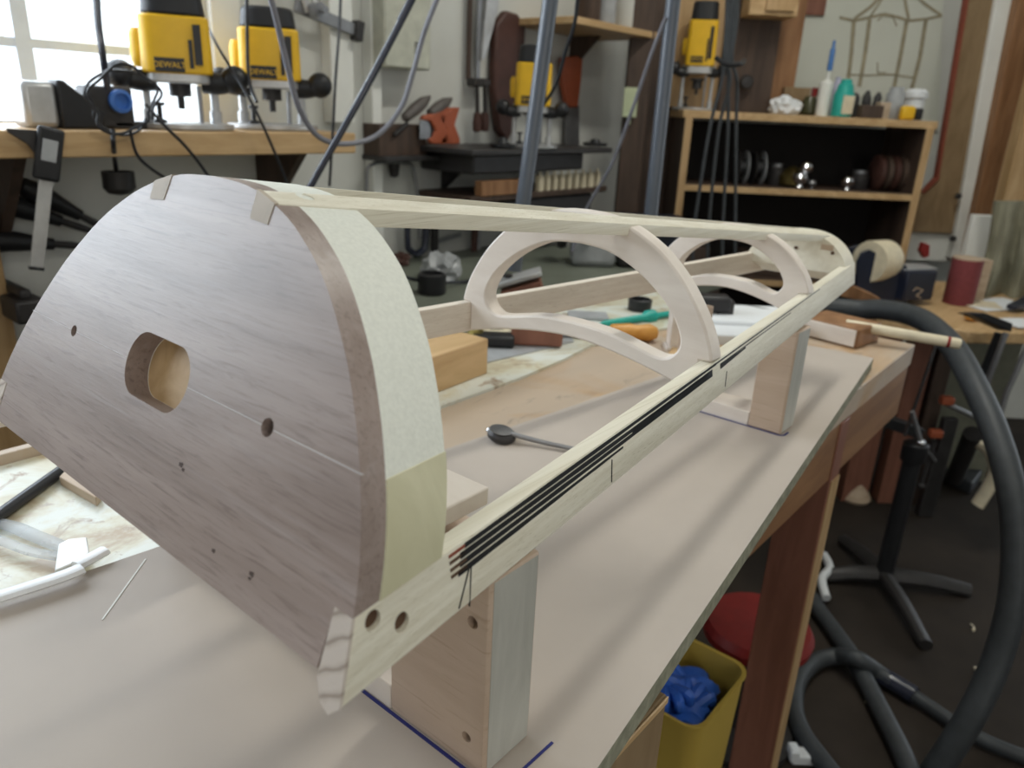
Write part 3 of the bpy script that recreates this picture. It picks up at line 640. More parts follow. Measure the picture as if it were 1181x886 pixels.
solo(MB().box((at(625, 235, y=1.2).x, 1.24, rz-.055), (.48, .16, .07)), 'planer_box', 'iron', 'long black tool box hanging under the brown bit rack', 'tool box', None, .008)
# upper wall shelf with jars
sA, sB = at(668, 22, y=1.12), at(757, 43, y=1.12)
ws = thing('wall_shelf', 'short plank shelf high on the wall between the two grey pipes', 'shelf', at(712, 30, y=1.25))
zs = at(710, 28, y=1.12).z
MB().box(((sA.x+sB.x)/2, 1.25, zs-.010), (sB.x-sA.x+.05, .26, .022)).build('board', 'pine', ws, .003)
MB().prism([V((sB.x-.16, YW, zs-.02)), V((sB.x-.16, YW-.12, zs-.02)), V((sB.x-.16, YW, zs-.14))], X*.02).build('bracket', 'darkwood', ws)
for k, (u, r, h, mt, lb) in enumerate(((684, .040, .10, 'darkwood', 'dark brown tin on the high plank shelf, leftmost'), (703, .038, .13, 'greysheet', 'grey tin on the high plank shelf, between dark tin and tall pale can'), (729, .052, .16, 'wall', 'pale tall can on the high plank shelf, nearest the upright pipe'))):
    p = at(u, 20, y=1.20); g = thing('tin', lb, 'tin', (p.x, 1.22, zs), 'tins on the high plank shelf')
    MB().lathe((p.x, 1.22, zs), [(r*.96, 0), (r, .004), (r, h), (r*.9, h+.004), (.002, h+.004)]).build('can_body', mt, g)
    MB().lathe((p.x, 1.22, zs+h), [(r*1.04, -.006), (r*1.04, .006), (.002, .007)]).build('lid', 'steel', g)
# dark uprights in the corner
for u0, u1, D, mt, nm, lb in ((716, 742, 2.95, 'darkwood', 'wooden_post', 'dark brown upright post left of the vertical grey pipe'), (741, 778, 3.14, 'darkwood', 'wooden_board', 'dark upright board directly behind the vertical grey pipe')):
    p = at((u0+u1)/2, 160, D=D); w = (at(u1, 160, D=D)-at(u0, 160, D=D)).length
    solo(MB().box((p.x, p.y, .85), (w, .05, 1.70), AXB), nm, mt, lb, 'post', None, .003)
q = at(727, 118, D=2.9); sn = solo(MB().box(q, (.05, .006, .10), AXB).box(q+V((0, 0, -.06)), (.012, .012, .03), AXB), 'hang_tag', plain('tag_green', (.50, .55, .36), .6), 'pale green tag hanging on the dark corner post', 'tag', None, .001)
# two grey dust pipes and thin cable
DP = 1.86
def pipe(pts, r, name, lab):
    g = thing(name, lab, 'pipe', pts[-1], 'grey dust pipes')
    MB().tube(pts, r, 16, 1).build('tube', 'pipe', g)
    P = V(pts[0]).lerp(V(pts[-1]), .10)
    d = (V(pts[-1])-V(pts[0])).normalized()
    MB().lathe(P-d*.03, [(r*1.06, 0), (r*1.1, .003), (r*1.1, .057), (r*1.06, .06)], d, 16).build('coupling', 'pipe', g)
    return g
bz = at(592, 318, D=1.60)
pipe([at(593, 312, D=1.55)+(at(655, -150, D=1.55)-at(593, 312, D=1.55))*((HC-at(593, 312, D=1.55).z)/(at(655, -150, D=1.55).z-at(593, 312, D=1.55).z)), at(593, 312, D=1.55)], .0150, 'dust_pipe', 'leaning grey pipe rising from the planing tool on the bench, seen left of centre')
gp = pipe([V((at(766, 100, D=1.75).x, at(766, 100, D=1.75).y, HC)), V((at(766, 100, D=1.75).x, at(766, 100, D=1.75).y, .80))], .0155, 'dust_pipe', 'upright grey pipe in front of the bookcase-like shelf unit\'s left side')
cord('grey_wire', 'thin grey wire hanging in a slack curve left of the upright pipe', 'greycable', .0042, [at(768, 20, D=1.74), at(752, 60, D=1.76), at(728, 130, D=1.8), at(705, 190, D=1.85), at(676, 242, D=1.9), at(660, 290, D=1.9)], 'wire')
cord('power_lead', 'black cord hanging close to the right side of the leaning pipe', 'cable', .0042, [at(668, -40, D=1.7), at(664, 20, D=1.72), at(652, 60, D=1.75), at(640, 100, D=1.8), at(620, 130, D=1.95)], 'cord')
# ================================================================ pine shelf unit at the back
DS = 2.86
def sp(u, v): return at(u, v, D=DS)
L0, R0 = sp(783, 200), sp(1062, 215)
sL = (L0-CP).dot(RH); sR = (R0-CP).dot(RH); zt = sp(955, 143).z; zm = sp(960, 224).z
su = thing('shelf_unit', 'open pine shelf unit at the back of the room, inside painted dark as shade', 'shelf unit', bk(DS+.16, (sL+sR)/2, 0))
th_ = .026; dp = .32
for s, z1 in ((sL+th_/2, zt), (sR-th_/2, zt)): MB().box(bk(DS+dp/2, s, z1/2), (th_, dp, z1), AXB).build('side_panel', 'darkwood', su, .002); MB().box(bk(DS-.004, s, z1/2), (th_, .008, z1), AXB).build('edge_strip', 'pine_v', su, .001)  # sides coloured dark for the shade inside, pine only on the front edges
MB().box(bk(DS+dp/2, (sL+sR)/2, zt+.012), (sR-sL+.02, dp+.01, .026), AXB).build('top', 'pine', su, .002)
for z in (zm, zm-.34, .08): MB().box(bk(DS+dp/2, (sL+sR)/2, z), (sR-sL-2*th_, dp-.01, .022), AXB).build('shelf', 'darkwood', su, .002); MB().box(bk(DS-.004, (sL+sR)/2, z), (sR-sL-2*th_, .008, .022), AXB).build('edge_strip', 'pine', su, .001)  # shelves coloured dark for the shade too, with pine front edges
MB().box(bk(DS+dp-.006, (sL+sR)/2, zt/2), (sR-sL-2*th_, .01, zt-.02), AXB).build('back_panel', 'dark_recess', su)  # back panel darkest, painted as deep shade
topz = zt+.025; mz_ = zm+.011
def on(u, dd, z): P = at(u, 130, D=DS+dd); return V((P.x, P.y, z))
px = (at(901, 130, D=DS)-at(900, 130, D=DS)).length
# fourth router, lying against the boards on top
r4 = on(800, .14, topz); router(r4+V((0, 0, -.03*0)), .95, facing(r4), 'yellow router standing at the left end of the pine shelf unit\'s top', 1.30)
# things on top of the unit
import bmesh
def crumple(P, r, mat, name, lab, cat, seed=1, flat=.7):
    bm = bmesh.new(); bmesh.ops.create_icosphere(bm, subdivisions=3, radius=r); rnd = random.Random(seed)
    for v in bm.verts:
        v.co *= rnd.uniform(.72, 1.12); v.co.z = max(v.co.z*flat, -r*.45)
    mb = MB(); bm.verts.index_update(); mb.add([v.co+V(P)+V((0, 0, r*.45)) for v in bm.verts], [[v.index for v in f.verts] for f in bm.faces]); bm.free()
    return solo(mb, name, mat, lab, cat, None, ang=20)
crumple(on(904, .12, topz), .058, 'paper', 'crumpled_rag', 'crumpled white rag on top of the pine shelf unit', 'rag', 3)
q = on(948, .14, topz); sc_ = .11/34
g = thing('caulk_tube', 'tall white sealant tube with blue tip on top of the shelf unit', 'tube', q)
MB().lathe(q, [(.024, 0), (.025, .004), (.025, .115), (.018, .120), (.006, .128), (.006, .16)]).build('tube_body', 'white', g)
MB().lathe(q+UP*.158, [(.0095, 0), (.0095, .07), (.006, .075), (.005, .10), (.001, .102)]).build('blue_nozzle', plain('blue_nozzle', (.06, .17, .42), .4), g)
q = on(960, .18, topz); g = thing('spray_bottle', 'pale lilac bottle behind the teal bottle on the shelf unit', 'bottle', q)
MB().lathe(q, [(.02, 0), (.021, .004), (.021, .10), (.010, .125), (.010, .14), (.001, .141)]).build('body', plain('lilac_plastic', (.45, .45, .58), .4), g)
q = on(970, .08, topz); g = thing('glue_bottle', 'teal-green bottle with cream label on top of the shelf unit', 'bottle', q)
MB().lathe(q, [(.033, 0), (.036, .004), (.036, .075), (.030, .09), (.026, .11), (.020, .115), (.018, .128), (.001, .13)]).build('body', 'teal', g)
MB().box(q+TO*.034+UP*.042+RH*.006, (.040, .006, .062), AXB).build('label', 'cream', g, .001)
q = on(932, .2, topz); g = thing('round_jar', 'dark olive jar with red cap behind the white sealant tube', 'jar', q)
MB().lathe(q, [(.02, 0), (.032, .01), (.034, .04), (.02, .065), (.018, .07)]).build('body', plain('olive_glass', (.06, .06, .03), .2), g)
MB().lathe(q+UP*.07+RH*.012, [(.012, 0), (.012, .03), (.001, .031)]).build('cap', 'red', g)
q = on(914, .25, topz); solo(MB().box(q+UP*.05, (.10, .04, .10), AXB), 'brown_box', 'brown_board', 'small brown box behind the crumpled rag', 'box', None, .002)
for k, (u, hgt) in enumerate(((986, .085), (993, .095), (1000, .085), (1007, .09))):
    q = on(u, .10, topz); g = thing('drill_bit_holder', 'black-topped bit standing in the cluster right of the teal bottle', 'drill bit', q, 'black bits beside the teal bottle')
    MB().lathe(q, [(.010, 0), (.010, hgt*.5), (.013, hgt*.52), (.014, hgt*.8), (.006, hgt), (.001, hgt+.002)], UP+V((.1*math.sin(k*2), .1*math.cos(k*3), 0)), 10).build('shank', 'iron', g)
q = on(1003, .02, topz); solo(MB().box(q+UP*.022, (.075, .05, .044), AXB), 'wood_block', 'darkwood', 'dark brown wood block at the front of the shelf unit\'s top', 'block', None, .003)
q = on(1017, .03, topz); solo(MB().box(q+UP*.028, (.035, .05, .056), AXB), 'tan_block', 'tan', 'small tan wood block beside the dark block on the shelf unit', 'block', None, .003)
for k, (u, mt, lb) in enumerate(((1029, 'silver', 'clear pale jar on the shelf unit, left of the yellow tape measure'),)):
    q = on(u, .12, topz); g = thing('glass_jar', lb, 'jar', q); MB().lathe(q, [(.028, 0), (.032, .006), (.032, .085), (.024, .10), (.024, .112), (.001, .113)]).build('body', 'greysheet', g)
q = on(1050, .05, topz); g = thing('tape_measure', 'yellow and black tape measure at the right end of the shelf unit\'s top', 'tape measure', q)
MB().box(q+UP*.024-RH*.012, (.05, .035, .048), AXB).build('case', 'yellow', g, .010)
MB().box(q+UP*.022+RH*.026, (.026, .036, .040), AXB).build('grip', 'black', g, .006)
q = on(1052, .16, topz); solo(MB().lathe(q, [(.03, 0), (.034, .004), (.034, .075), (.042, .08), (.042, .098), (.03, .11), (.002, .112)]), 'capped_cup', 'paper', 'white capped cup behind the tape measure', 'cup')
# things on the middle shelf
for k, (u, r) in enumerate(((862, .055), (882, .055))):
    q = on(u, .12, mz_); g = thing('cable_reel', ('left' if k == 0 else 'right')+' of two dark reels with pale rims standing on the middle shelf', 'reel', q, 'dark reels on the middle shelf')
    MB().lathe(q+UP*.062-RH*.012, [(.008, 0), (.03, 0), (.03, .03), (.008, .03)], RH, 20).build('hub', 'black', g)
    for a in (-.016, .018): MB().lathe(q+UP*.062+RH*a, [(.001, 0), (.06, 0), (.062, .002), (.06, .004), (.001, .004)], RH, 24).build('flange', 'greysheet' if a > 0 else 'iron', g)
for k, (u, dz, r, lb) in enumerate(((936, .0, .030, 'chrome knob lying in front in the metal heap on the middle shelf'), (941, .042, .027, 'chrome knob resting on top of the metal heap on the middle shelf'), (951, .0, .016, 'small dull metal knob at the right of the metal heap'), (993, .0, .026, 'single chrome knob standing alone on the middle shelf'))):
    q = on(u, .06, mz_+dz); g = thing('metal_finial', lb, 'knob', q, 'metal knobs on the middle shelf')
    MB().lathe(q, [(r*.5, 0), (r*.55, .004), (r*.35, r*.5), (r*.8, r*.8), (r, r*1.3), (r*.8, r*1.75), (r*.3, r*2), (.001, r*2.02)], UP, 18).build('body', 'chrome' if r > .02 else 'steel', g)
q = on(925, .12, mz_); solo(MB().lathe(q, [(.035, 0), (.05, .01), (.05, .04), (.03, .06), (.01, .075), (.001, .076)]), 'brass_pot', plain('old_brass', (.12, .09, .03), .3, .8), 'dark brass pot behind the chrome knobs', 'pot')
for k, (u, r, h, lb) in enumerate(((906, .03, .06, 'small dark jar between the reels and the chrome knobs'), (1006, .035, .05, 'low dark jar right of the lone chrome knob'))):
    q = on(u, .14, mz_); g = thing('dark_jar', lb, 'jar', q); MB().lathe(q, [(r*.9, 0), (r, .005), (r, h), (r*.7, h+.01)], UP, 16).build('body', 'iron', g); MB().lathe(q+UP*(h+.008), [(r*.75, 0), (r*.75, .012), (.001, .013)], UP, 16).build('lid', 'steel', g)
for a in range(4):
    q = on(1036, .12, mz_); q0 = q+RH*(-.045+.028*a); g = thing('sanding_disc', 'dark brown round disc standing on edge at the right of the middle shelf', 'disc', q0, 'brown discs on the middle shelf')
    MB().lathe(q+UP*.066+RH*(-.045+.028*a), [(.001, 0), (.058, 0), (.064, .004), (.064, .018), (.058, .022), (.001, .022)], RH, 24).build('disc', 'darkwood' if a % 2 else 'leather', g)
for k, (u, w, h) in enumerate(((820, .10, .10), (1020, .14, .12), (900, .16, .09))):
    q = on(u, .14, zm-.34+.011); solo(MB().box(q+UP*h/2, (w, .12, h), AXB), 'dark_carton', 'darkwood', ('left', 'right', 'middle')[k]+' dark carton on the low shelf of the pine unit', 'carton', 'dark cartons on the low shelf', .004)
# plank cabinet and boards above the unit
def bb(u0, u1, v0, v1, D, d, mat, name, lab, cat, bev=.003):
    a, b = at(u0, v0, D=D), at(u1, v1, D=D); w = (b-a).dot(RH); c = (a+b)/2
    return solo(MB().box(V((c.x, c.y, (a.z+b.z)/2))+FH*d/2, (w, d, a.z-b.z), AXB), name, mat, lab, cat, None, bev)
bb(786, 852, -60, 127, 3.10, .03, 'pine_v', 'pine_board', 'light pine board leaning upright behind the yellow router on the shelf unit', 'board')
bb(852, 886, -60, 131, 3.05, .12, 'darkwood', 'dark_cupboard', 'dark upright cupboard board behind the hanging cords', 'cupboard')
bb(886, 912, -60, 126, 3.12, .04, 'brown_v', 'brown_board', 'brown upright board beside the white wall at the shelf unit\'s back', 'board')
a = at(870, -40, D=2.95); b = at(918, 20, D=2.95)
cbx = thing('hanging_box', 'light pine box mounted high above the shelf unit', 'box', (a+b)/2)
MB().box((a+b)/2+FH*.08, ((b-a).dot(RH), .18, a.z-b.z), AXB).build('carcass', 'pine', cbx, .003)
MB().box((a+b)/2+FH*-.014+RH*.02, (.10, .014, (a.z-b.z)*.8), AXB).build('front_panel', 'pine_v', cbx, .002)
bb(926, 951, -40, 18, 3.27, .02, 'legwood', 'picture_board', 'small dark red panel on the white wall at the top edge', 'panel')
q = at(860, 95, D=3.03); solo(MB().lathe(q, [(.001, 0), (.02, 0), (.026, .01), (.02, .02), (.001, .022)], TO), 'wall_hook', 'iron', 'round black hook behind the hanging cords', 'hook')
for k, (u, du) in enumerate(((838, -36), (842, -24), (846, -12), (850, -2))):
    q = [(u+2, -60), (u, 20), (u-3-k, 66), (u-6+(k % 2)*6, 95), (u+du*.55, 150), (u+du, 252), (u+du*1.1, 300)]
    cord('hanging_lead', ('leftmost', 'second from left', 'third from left', 'rightmost')[k]+' of four grey cords hanging in front of the shelf unit', 'rubber', .0052, [at(a, b, D=2.30+.02*k) for a, b in q], group='cords hanging before the shelf unit')
cord('cable_tie', 'black tie bundling the hanging cords together', 'black', .007, [at(826, 67, D=2.30), at(838, 74, D=2.27), at(853, 74, D=2.27), at(858, 70, D=2.34)], 'tie')
# drawing on paper pinned to the white wall
a, b = at(902, -70, D=3.285), at(1094, 128, D=3.285)
dr = thing('drawing_sheet', 'large white paper with a faint brown drawing of columns pinned on the back wall', 'drawing', at(1000, 60, D=3.29))
MB().prism([at(905, -60, D=3.285), at(1090, -60, D=3.285), at(1082, 150, D=3.285), at(898, 140, D=3.285)], FH*.004).build('sheet', plain('cream_paper', (.60, .61, .54), .8, 0, .04, 4), dr)
def stroke(pts, w=.012, mat='drawn'):
    m = MB(); P = [at(u, v, D=3.283) for u, v in pts]
    return thinline(P, w, -FH, mat, dr, 'drawn_line')
for p, w in (([(985, 22), (982, 60), (977, 102)], .016), ([(1003, 22), (998, 60), (991, 100)], .016), ([(1046, 22), (1039, 62), (1030, 106)], .016), ([(1068, 22), (1061, 66), (1049, 112)], .016),
             ([(968, 20), (985, 24), (1003, 20), (1020, 16), (1036, 20), (1048, 24), (1068, 22), (1086, 18)], .010), ([(985, 22), (1004, 8), (1020, -8)], .012), ([(1003, 20), (1014, 4), (1022, -10)], .008), ([(1048, 22), (1044, 2), (1042, -12)], .012), ([(1086, 18), (1066, 4), (1052, -10)], .010),
             ([(976, 86), (1000, 87), (1030, 86), (1056, 90)], .006), ([(1012, 72), (1012, 84), (1022, 84)], .005), ([(1012, 24), (1018, 18), (1030, 20), (1034, 30)], .005)): stroke(p, w)
# ================================================================ right-hand boards and posts
def slant(pl, D, d, mat, name, lab, cat, st=False):
    o = MB().prism([at(u, v, D=D) for u, v in pl], FH*d).build(name, mat, None, .003)
    if st: struct(o)
    else: tag(o, lab, cat)
    return o
slant([(1122, -30), (1154, -30), (1112, 205), (1105, 270), (1052, 268), (1062, 225), (1080, 205)], 3.12, .03, 'brown_board', 'hardboard_strip', 'brown hardboard strip with red edge on the wall right of the shelf unit', 'board')
slant([(1120, -30), (1123, -30), (1083, 208), (1066, 224), (1065, 222), (1081, 205)], 3.11, .035, 'redink', 'red_strip', 'thin red strip along the brown hardboard\'s left edge', 'strip')
slant([(1154, -30), (1180, -30), (1133, 200), (1112, 298), (1096, 298), (1113, 205)], 3.10, .05, 'white', 'trim_4', '', '', True)
slant([(1180, -30), (1240, -30), (1165, 230), (1140, 330), (1106, 330), (1133, 205)], 3.06, .08, 'brown_v', 'door_post', 'wide orange-brown upright post at the right edge of the photo', 'post')
slant([(1205, 40), (1260, 40), (1200, 250), (1152, 250)], 2.90, .06, 'pine_v', 'pine_post', 'light pine board leaning in front of the brown post at the right edge', 'board')
slant([(1048, 266), (1112, 268), (1110, 302), (1040, 300)], 3.14, .02, 'white', 'white_sheeting', 'white panel low on the wall behind the tape dispenser', 'panel')
for k, (u, v) in enumerate(((1098, 275), (1104, 226))): solo(MB().lathe(at(u, v, D=3.09), [(.004, 0), (.012, .002), (.012, .012), (.002, .014)], TO, 12), 'wall_peg', 'iron', ('small dark knob on the white panel behind the tape dispenser', 'small dark knob on the white post above the maroon drum')[k], 'knob')
slant([(1062, 290), (1066, 280), (1073, 283), (1072, 296), (1066, 298)], 2.75, .03, 'red', 'red_clip', 'small red clip standing behind the tape dispenser', 'clip')
# canvas apron: folded sheet
def canvas():
    m = MB(); rows = []
    for j in range(12):
        t = j/11; v = 232+t*118; l = 1148-30*t+6*math.sin(t*3); r = 1215-4*t; row = []
        for i in range(19):
            s = i/18; u = l+(r-l)*s; row.append(at(u, v, D=2.62+.035*math.sin(s*17+t*2)*(.4+t)))
        rows.append(row)
    back = [[p+FH*.012 for p in reversed(r)] for r in rows]
    return m.loft([a+b for a, b in zip(rows, back)])
solo(canvas(), 'canvas_apron', 'cloth', 'grey-green canvas apron hanging in folds at the right edge', 'apron', None, ang=80)
bb(1124, 1137, 248, 300, 2.72, .03, 'white', 'white_board_offcut', 'white offcut standing between maroon drum and canvas apron', 'offcut')
# ================================================================ right-hand bench
RZ = ZO-.35
rb = thing('side_bench', 'low light-brown side bench with rounded corner at the right', 'bench', at(1120, 370, z=RZ))
P = [at(u, v, z=RZ) for u, v in ((1012, 366), (1060, 371), (1088, 375), (1102, 380), (1118, 383), (1190, 384), (1290, 388), (1230, 336), (1150, 329), (1080, 324), (992, 326), (985, 345))]
MB().prism([p-UP*.035 for p in P], UP*.035).build('top', 'pine', rb, .004)
for u, v, w, mt in ((1020, 395, .09, 'legwood'), (1062, 395, .07, 'legwood'), (1090, 394, .05, 'darkwood')):
    p = at(u, v, D=2.42); MB().box((p.x, p.y, (RZ-.035)/2), (w, .06, RZ-.035), AXB).build('leg', mt, rb, .002)
pq = at(1112, 430, D=2.62); MB().box((pq.x, pq.y, (RZ-.04)/2), (.34, .03, RZ-.04), AXB).build('back_panel', plain('olive_panel', (.20, .20, .15), .7), rb)
bk1 = thing('steel_bracket', 'black iron bracket with bright steel strut under the side bench edge', 'bracket', at(1150, 375, D=1.99))
MB().hexa([at(u, v, D=1.985) for u, v in ((1118, 362), (1136, 361), (1168, 373), (1167, 383))], [at(u, v, D=1.985)+FH*.06-UP*.012 for u, v in ((1118, 362), (1136, 361), (1168, 373), (1167, 383))]).build('arm', 'black', bk1, .002)
MB().tube([at(1160, 384, D=2.0), at(1139, 440, D=2.0), at(1128, 480, D=2.03)], (.008), 8, 1).build('strut', 'steel', bk1)
MB().tube([at(1152, 384, D=2.04), at(1130, 440, D=2.04)], .011, 8, 1).build('strut', 'black', bk1)
bk2 = solo(MB().tube([at(1186, 398, D=2.1), at(1160, 455, D=2.1), at(1150, 490, D=2.1)], .008, 8, 1), 'steel_strut', 'steel', 'thin steel strut at the right picture edge below the side bench', 'strut')
# tape dispenser
q = at(1024, 349, z=RZ); D0 = (q-CP).dot(FH)
tdp = thing('tape_dispenser', 'heavy dark blue tape dispenser with wide roll of masking tape', 'tape dispenser', (q.x, q.y, RZ))
tp = lambda u, v, o=0: at(u, v, D=D0)+FH*o
body = [(982, 346), (984, 300), (989, 290), (998, 286), (1008, 291), (1013, 302), (1016, 306), (1040, 304), (1044, 312), (1042, 347)]
MB().prism([tp(u, v, -.03) for u, v in body], FH*.012).build('side_cheek', 'navy', tdp, .003)
MB().prism([tp(u, v, .06) for u, v in body], FH*.012).build('side_cheek', 'navy', tdp, .003)
h0 = tp(1042, 326, 0)
bx = MB().box(tp(1047, 327, .02)+UP*.0, (.125, .125, .098), (RH*.93+FH*.37, FH*.93-RH*.37, UP)).build('weighted_base', 'navy', tdp, .006)
MB().box(tp(1047, 327, .02)+UP*.050, (.115, .085, .004), (RH*.93+FH*.37, FH*.93-RH*.37, UP)).build('base_cover', 'greysheet', bx, .001)
cc = tp(1000, 301, -.014)
MB().lathe(cc, [(.050, 0), (.064, 0), (.066, .004), (.066, .080), (.064, .084), (.050, .084)], FH*.5+RH*.87, 32).build('tape_roll', 'cream', tdp)
MB().lathe(cc-FH*.004, [(.001, .006), (.050, .006), (.050, .088), (.001, .088)], FH*.5+RH*.87, 24).build('core', 'navy', tdp)
emb = thinline([tp(1044, 332, -.049), tp(1049, 328, -.049), tp(1056, 331, -.049), tp(1048, 337, -.049), tp(1054, 340, -.049)], .0025, -FH, 'tan', bx, 'scroll_mark')
# maroon drum, papers, wood bits
q = at(1104, 350, z=RZ); r = .046
mc = thing('sanding_drum', 'maroon abrasive drum with wooden end standing on the side bench', 'drum', (q.x, q.y, RZ))
MB().lathe((q.x, q.y, RZ), [(r*.98, 0), (r, .002), (r, .148)], UP, 28).build('sleeve', 'maroon', mc)
MB().lathe((q.x, q.y, RZ+.146), [(r*.99, 0), (r*.99, .007), (r*.2, .0075), (.001, .0075)], UP, 28).build('wooden_end', 'tan', mc)
q = at(1122, 346, z=RZ); solo(MB().box((q.x, q.y, RZ+.07), (.04, .05, .14), AXB), 'wood_offcut', 'tan', 'upright brown offcut just right of the maroon drum', 'offcut', None, .002)
for k, (u, v, w, d, a, mt, lb) in enumerate(((1147, 352, .24, .14, .35, 'paper', 'white paper sheet lying on the side bench right of the drum'), (1128, 352, .12, .10, -.3, 'cream', 'cream paper scrap lying beside the maroon drum'), (1185, 375, .16, .10, .2, 'paper', 'white paper at the right picture edge on the side bench'))):
    q = at(u, v, z=RZ); e1 = RH*math.cos(a)+FH*math.sin(a); e2 = FH*math.cos(a)-RH*math.sin(a)
    solo(MB().box((q.x, q.y, RZ+.003+.002*k), (w, d, .003), (e1, e2, UP)), 'paper_sheet', mt, lb, 'paper', None)
q = at(1166, 352, z=RZ+.01); solo(MB().prism([at(u, v, z=RZ+.012) for u, v in ((1160, 356), (1181, 345), (1200, 345), (1200, 354), (1172, 358))], UP*.014), 'spring_clip', 'navy', 'dark blue clip lying on the papers at the right edge', 'clip', None, .002)
q = at(1120, 370, z=RZ); solo(MB().ball((q.x, q.y, RZ+.012), (.03, .022, .012)), 'amber_pad', 'amber', 'small amber pad on the side bench beside the black bracket', 'pad')
q = at(1090, 345, z=RZ); solo(MB().box((q.x-.0, q.y+.09, RZ+.05), (.06, .08, .10), AXB), 'pale_box', 'greysheet', 'pale box between the tape dispenser and maroon drum', 'box', None, .004)
# ================================================================ hoses and things on the floor
def hose(pts, r, name, lab, mat='rubber', group=None, n=16):
    return solo(MB().tube(pts, r, n, 8), name, mat, lab, 'hose', group)
hose([at(940, 352, D=2.05), at(985, 357, D=2.02), at(1015, 357, D=1.98), at(1045, 362, D=1.92), at(1072, 374, D=1.84), at(1100, 402, D=1.72), at(1124, 445, D=1.58), at(1148, 500, D=1.46), at(1165, 560, D=1.37), at(1172, 620, D=1.32), at(1168, 690, D=1.28), at(1150, 760, D=1.25), at(1120, 825, D=1.22), at(1085, 880, D=1.21), at(1050, 930, D=1.21)], .027, 'vacuum_hose', 'thick grey vacuum hose arching from the bench end down to the floor at right')
fl = lambda u, v, h=.021: at(u, v, z=h)
hose([fl(936, 690), fl(945, 705), fl(962, 728), fl(984, 760, .03), fl(1003, 795), fl(1020, 828), fl(1040, 868), fl(1060, 915)], .021, 'shop_hose', 'dark grey hose lying straight on the floor beside the table leg')
hose([fl(985, 925), fl(950, 880), fl(925, 845), fl(916, 815), fl(921, 785), fl(940, 764), fl(965, 757, .030), fl(988, 760, .060), fl(1010, 774, .030), fl(1030, 788)], .020, 'shop_hose', 'dark grey hose lying in a round loop on the floor')
hose([fl(1030, 788, .018), fl(1075, 817, .018), fl(1113, 843, .018), fl(1155, 863, .018), fl(1215, 885, .018)], .0155, 'thin_hose', 'thinner dark hose running right from the floor loop')
solo(MB().tube([fl(1014, 778, .022), fl(1032, 789, .020), fl(1055, 803, .020)], .0225, 14, 4), 'hose_coupling', 'bluecable', 'shiny taped coupling joining loop and thinner hose', 'coupling')
cx = at(1018, 668, z=.02)
st = thing('roller_stand', 'black iron pedestal with four-armed cross foot on the floor', 'stand', (cx.x, cx.y, 0))
for (u, v) in ((952, 664), (1118, 681), (1068, 744), (972, 622)):
    e = at(u, v, z=.018); c0 = V((cx.x, cx.y, .035))
    MB().tube([c0, c0.lerp(e, .5)+UP*.008, e], lambda t: (.026-.006*t, .020-.004*t), 10, 4).build('foot', 'iron', st)
tpz = at(1058, 512, D=(cx-CP).dot(FH)).z
MB().lathe((cx.x, cx.y, .02), [(.024, 0), (.024, tpz-.02)], UP, 16).build('post', 'black', st)
MB().lathe((cx.x, cx.y, tpz-.05), [(.031, 0), (.033, .004), (.033, .05), (.026, .055)], UP, 16).build('collar', 'black', st)
kq = V((cx.x, cx.y, tpz-.02)); MB().tube([kq+RH*.03, kq+RH*.06-UP*.03], .008, 8, 1).build('clamp_knob', 'iron', st)
hq = at(1040, 497, D=(cx-CP).dot(FH)); MB().box(at(1035, 490, D=(cx-CP).dot(FH)), (.13, .04, .03), (RH*.96-UP*.28, FH, UP*.96+RH*.28)).build('head_bar', 'black', st, .003)
rdp = (cx-CP).dot(FH)
cl = thing('steel_strut', 'long bright steel rod rising from the black pedestal to the bench end', 'strut', at(1060, 450, D=rdp))
MB().tube([at(1079, 398, D=rdp-.05), at(1043, 503, D=rdp-.05)], .0045, 8, 1).build('rod', 'chrome', cl)
MB().tube([at(1052, 475, D=rdp-.06), at(1062, 510, D=rdp-.06)], .006, 8, 1).build('lever', 'steel', cl)
MB().ball(at(1062, 511, D=rdp-.06), .011).build('lever_ball', 'chrome', cl)
for k, (A, B, pad, lb) in enumerate((((1092, 466), (1130, 484), (1092, 462), 'upper clamp with orange pad standing behind the black pedestal'), ((1078, 508), (1062, 560), (1079, 500), 'lower clamp with orange pad beside the black pedestal'))):
    P, Q = at(*A, D=2.30), at(*B, D=2.30)
    g = thing('bar_clamp', lb, 'clamp', (P.x, P.y, 0), 'orange-padded clamps on the floor')
    MB().tube([P, Q], .009, 8, 1).build('bar', 'steel' if k == 0 else 'iron', g)
    MB().ball(Q, .014).build('end_ball', 'chrome' if k == 0 else 'iron', g)
    MB().box(at(*pad, D=2.29), (.04, .03, .028), AXB).build('pad', 'orange', g, .006)
    w = at(pad[0]+4, pad[1]+20, D=2.32); MB().box((w.x, w.y, w.z/2), (.045, .03, w.z), AXB).build('upright', 'iron', g, .003)
q = fl(1100, 560, 0); ft = thing('machine_pedestal', 'dark grey machine base plate on the floor behind the black pedestal', 'machine base', (q.x, q.y, 0))
MB().prism([fl(u, v, 0) for u, v in ((1068, 545), (1082, 535), (1135, 548), (1118, 572))], UP*.05).build('plate', 'rubber', ft, .008)
MB().tube([fl(1100, 552, .05), at(1122, 500, D=2.35)], .03, 12, 1).build('column', 'iron', ft)
solo(MB().tube([at(1128, 512, D=2.12), at(1140, 522, D=2.1), at(1147, 543, D=2.1), at(1140, 562, D=2.1), at(1127, 583, D=2.1)], (.012, .022), 10, 5), 'bent_wood_piece', 'cream', 'pale curved piece of wood leaning at the machine base', 'wood piece')
q = fl(985, 575, 0)
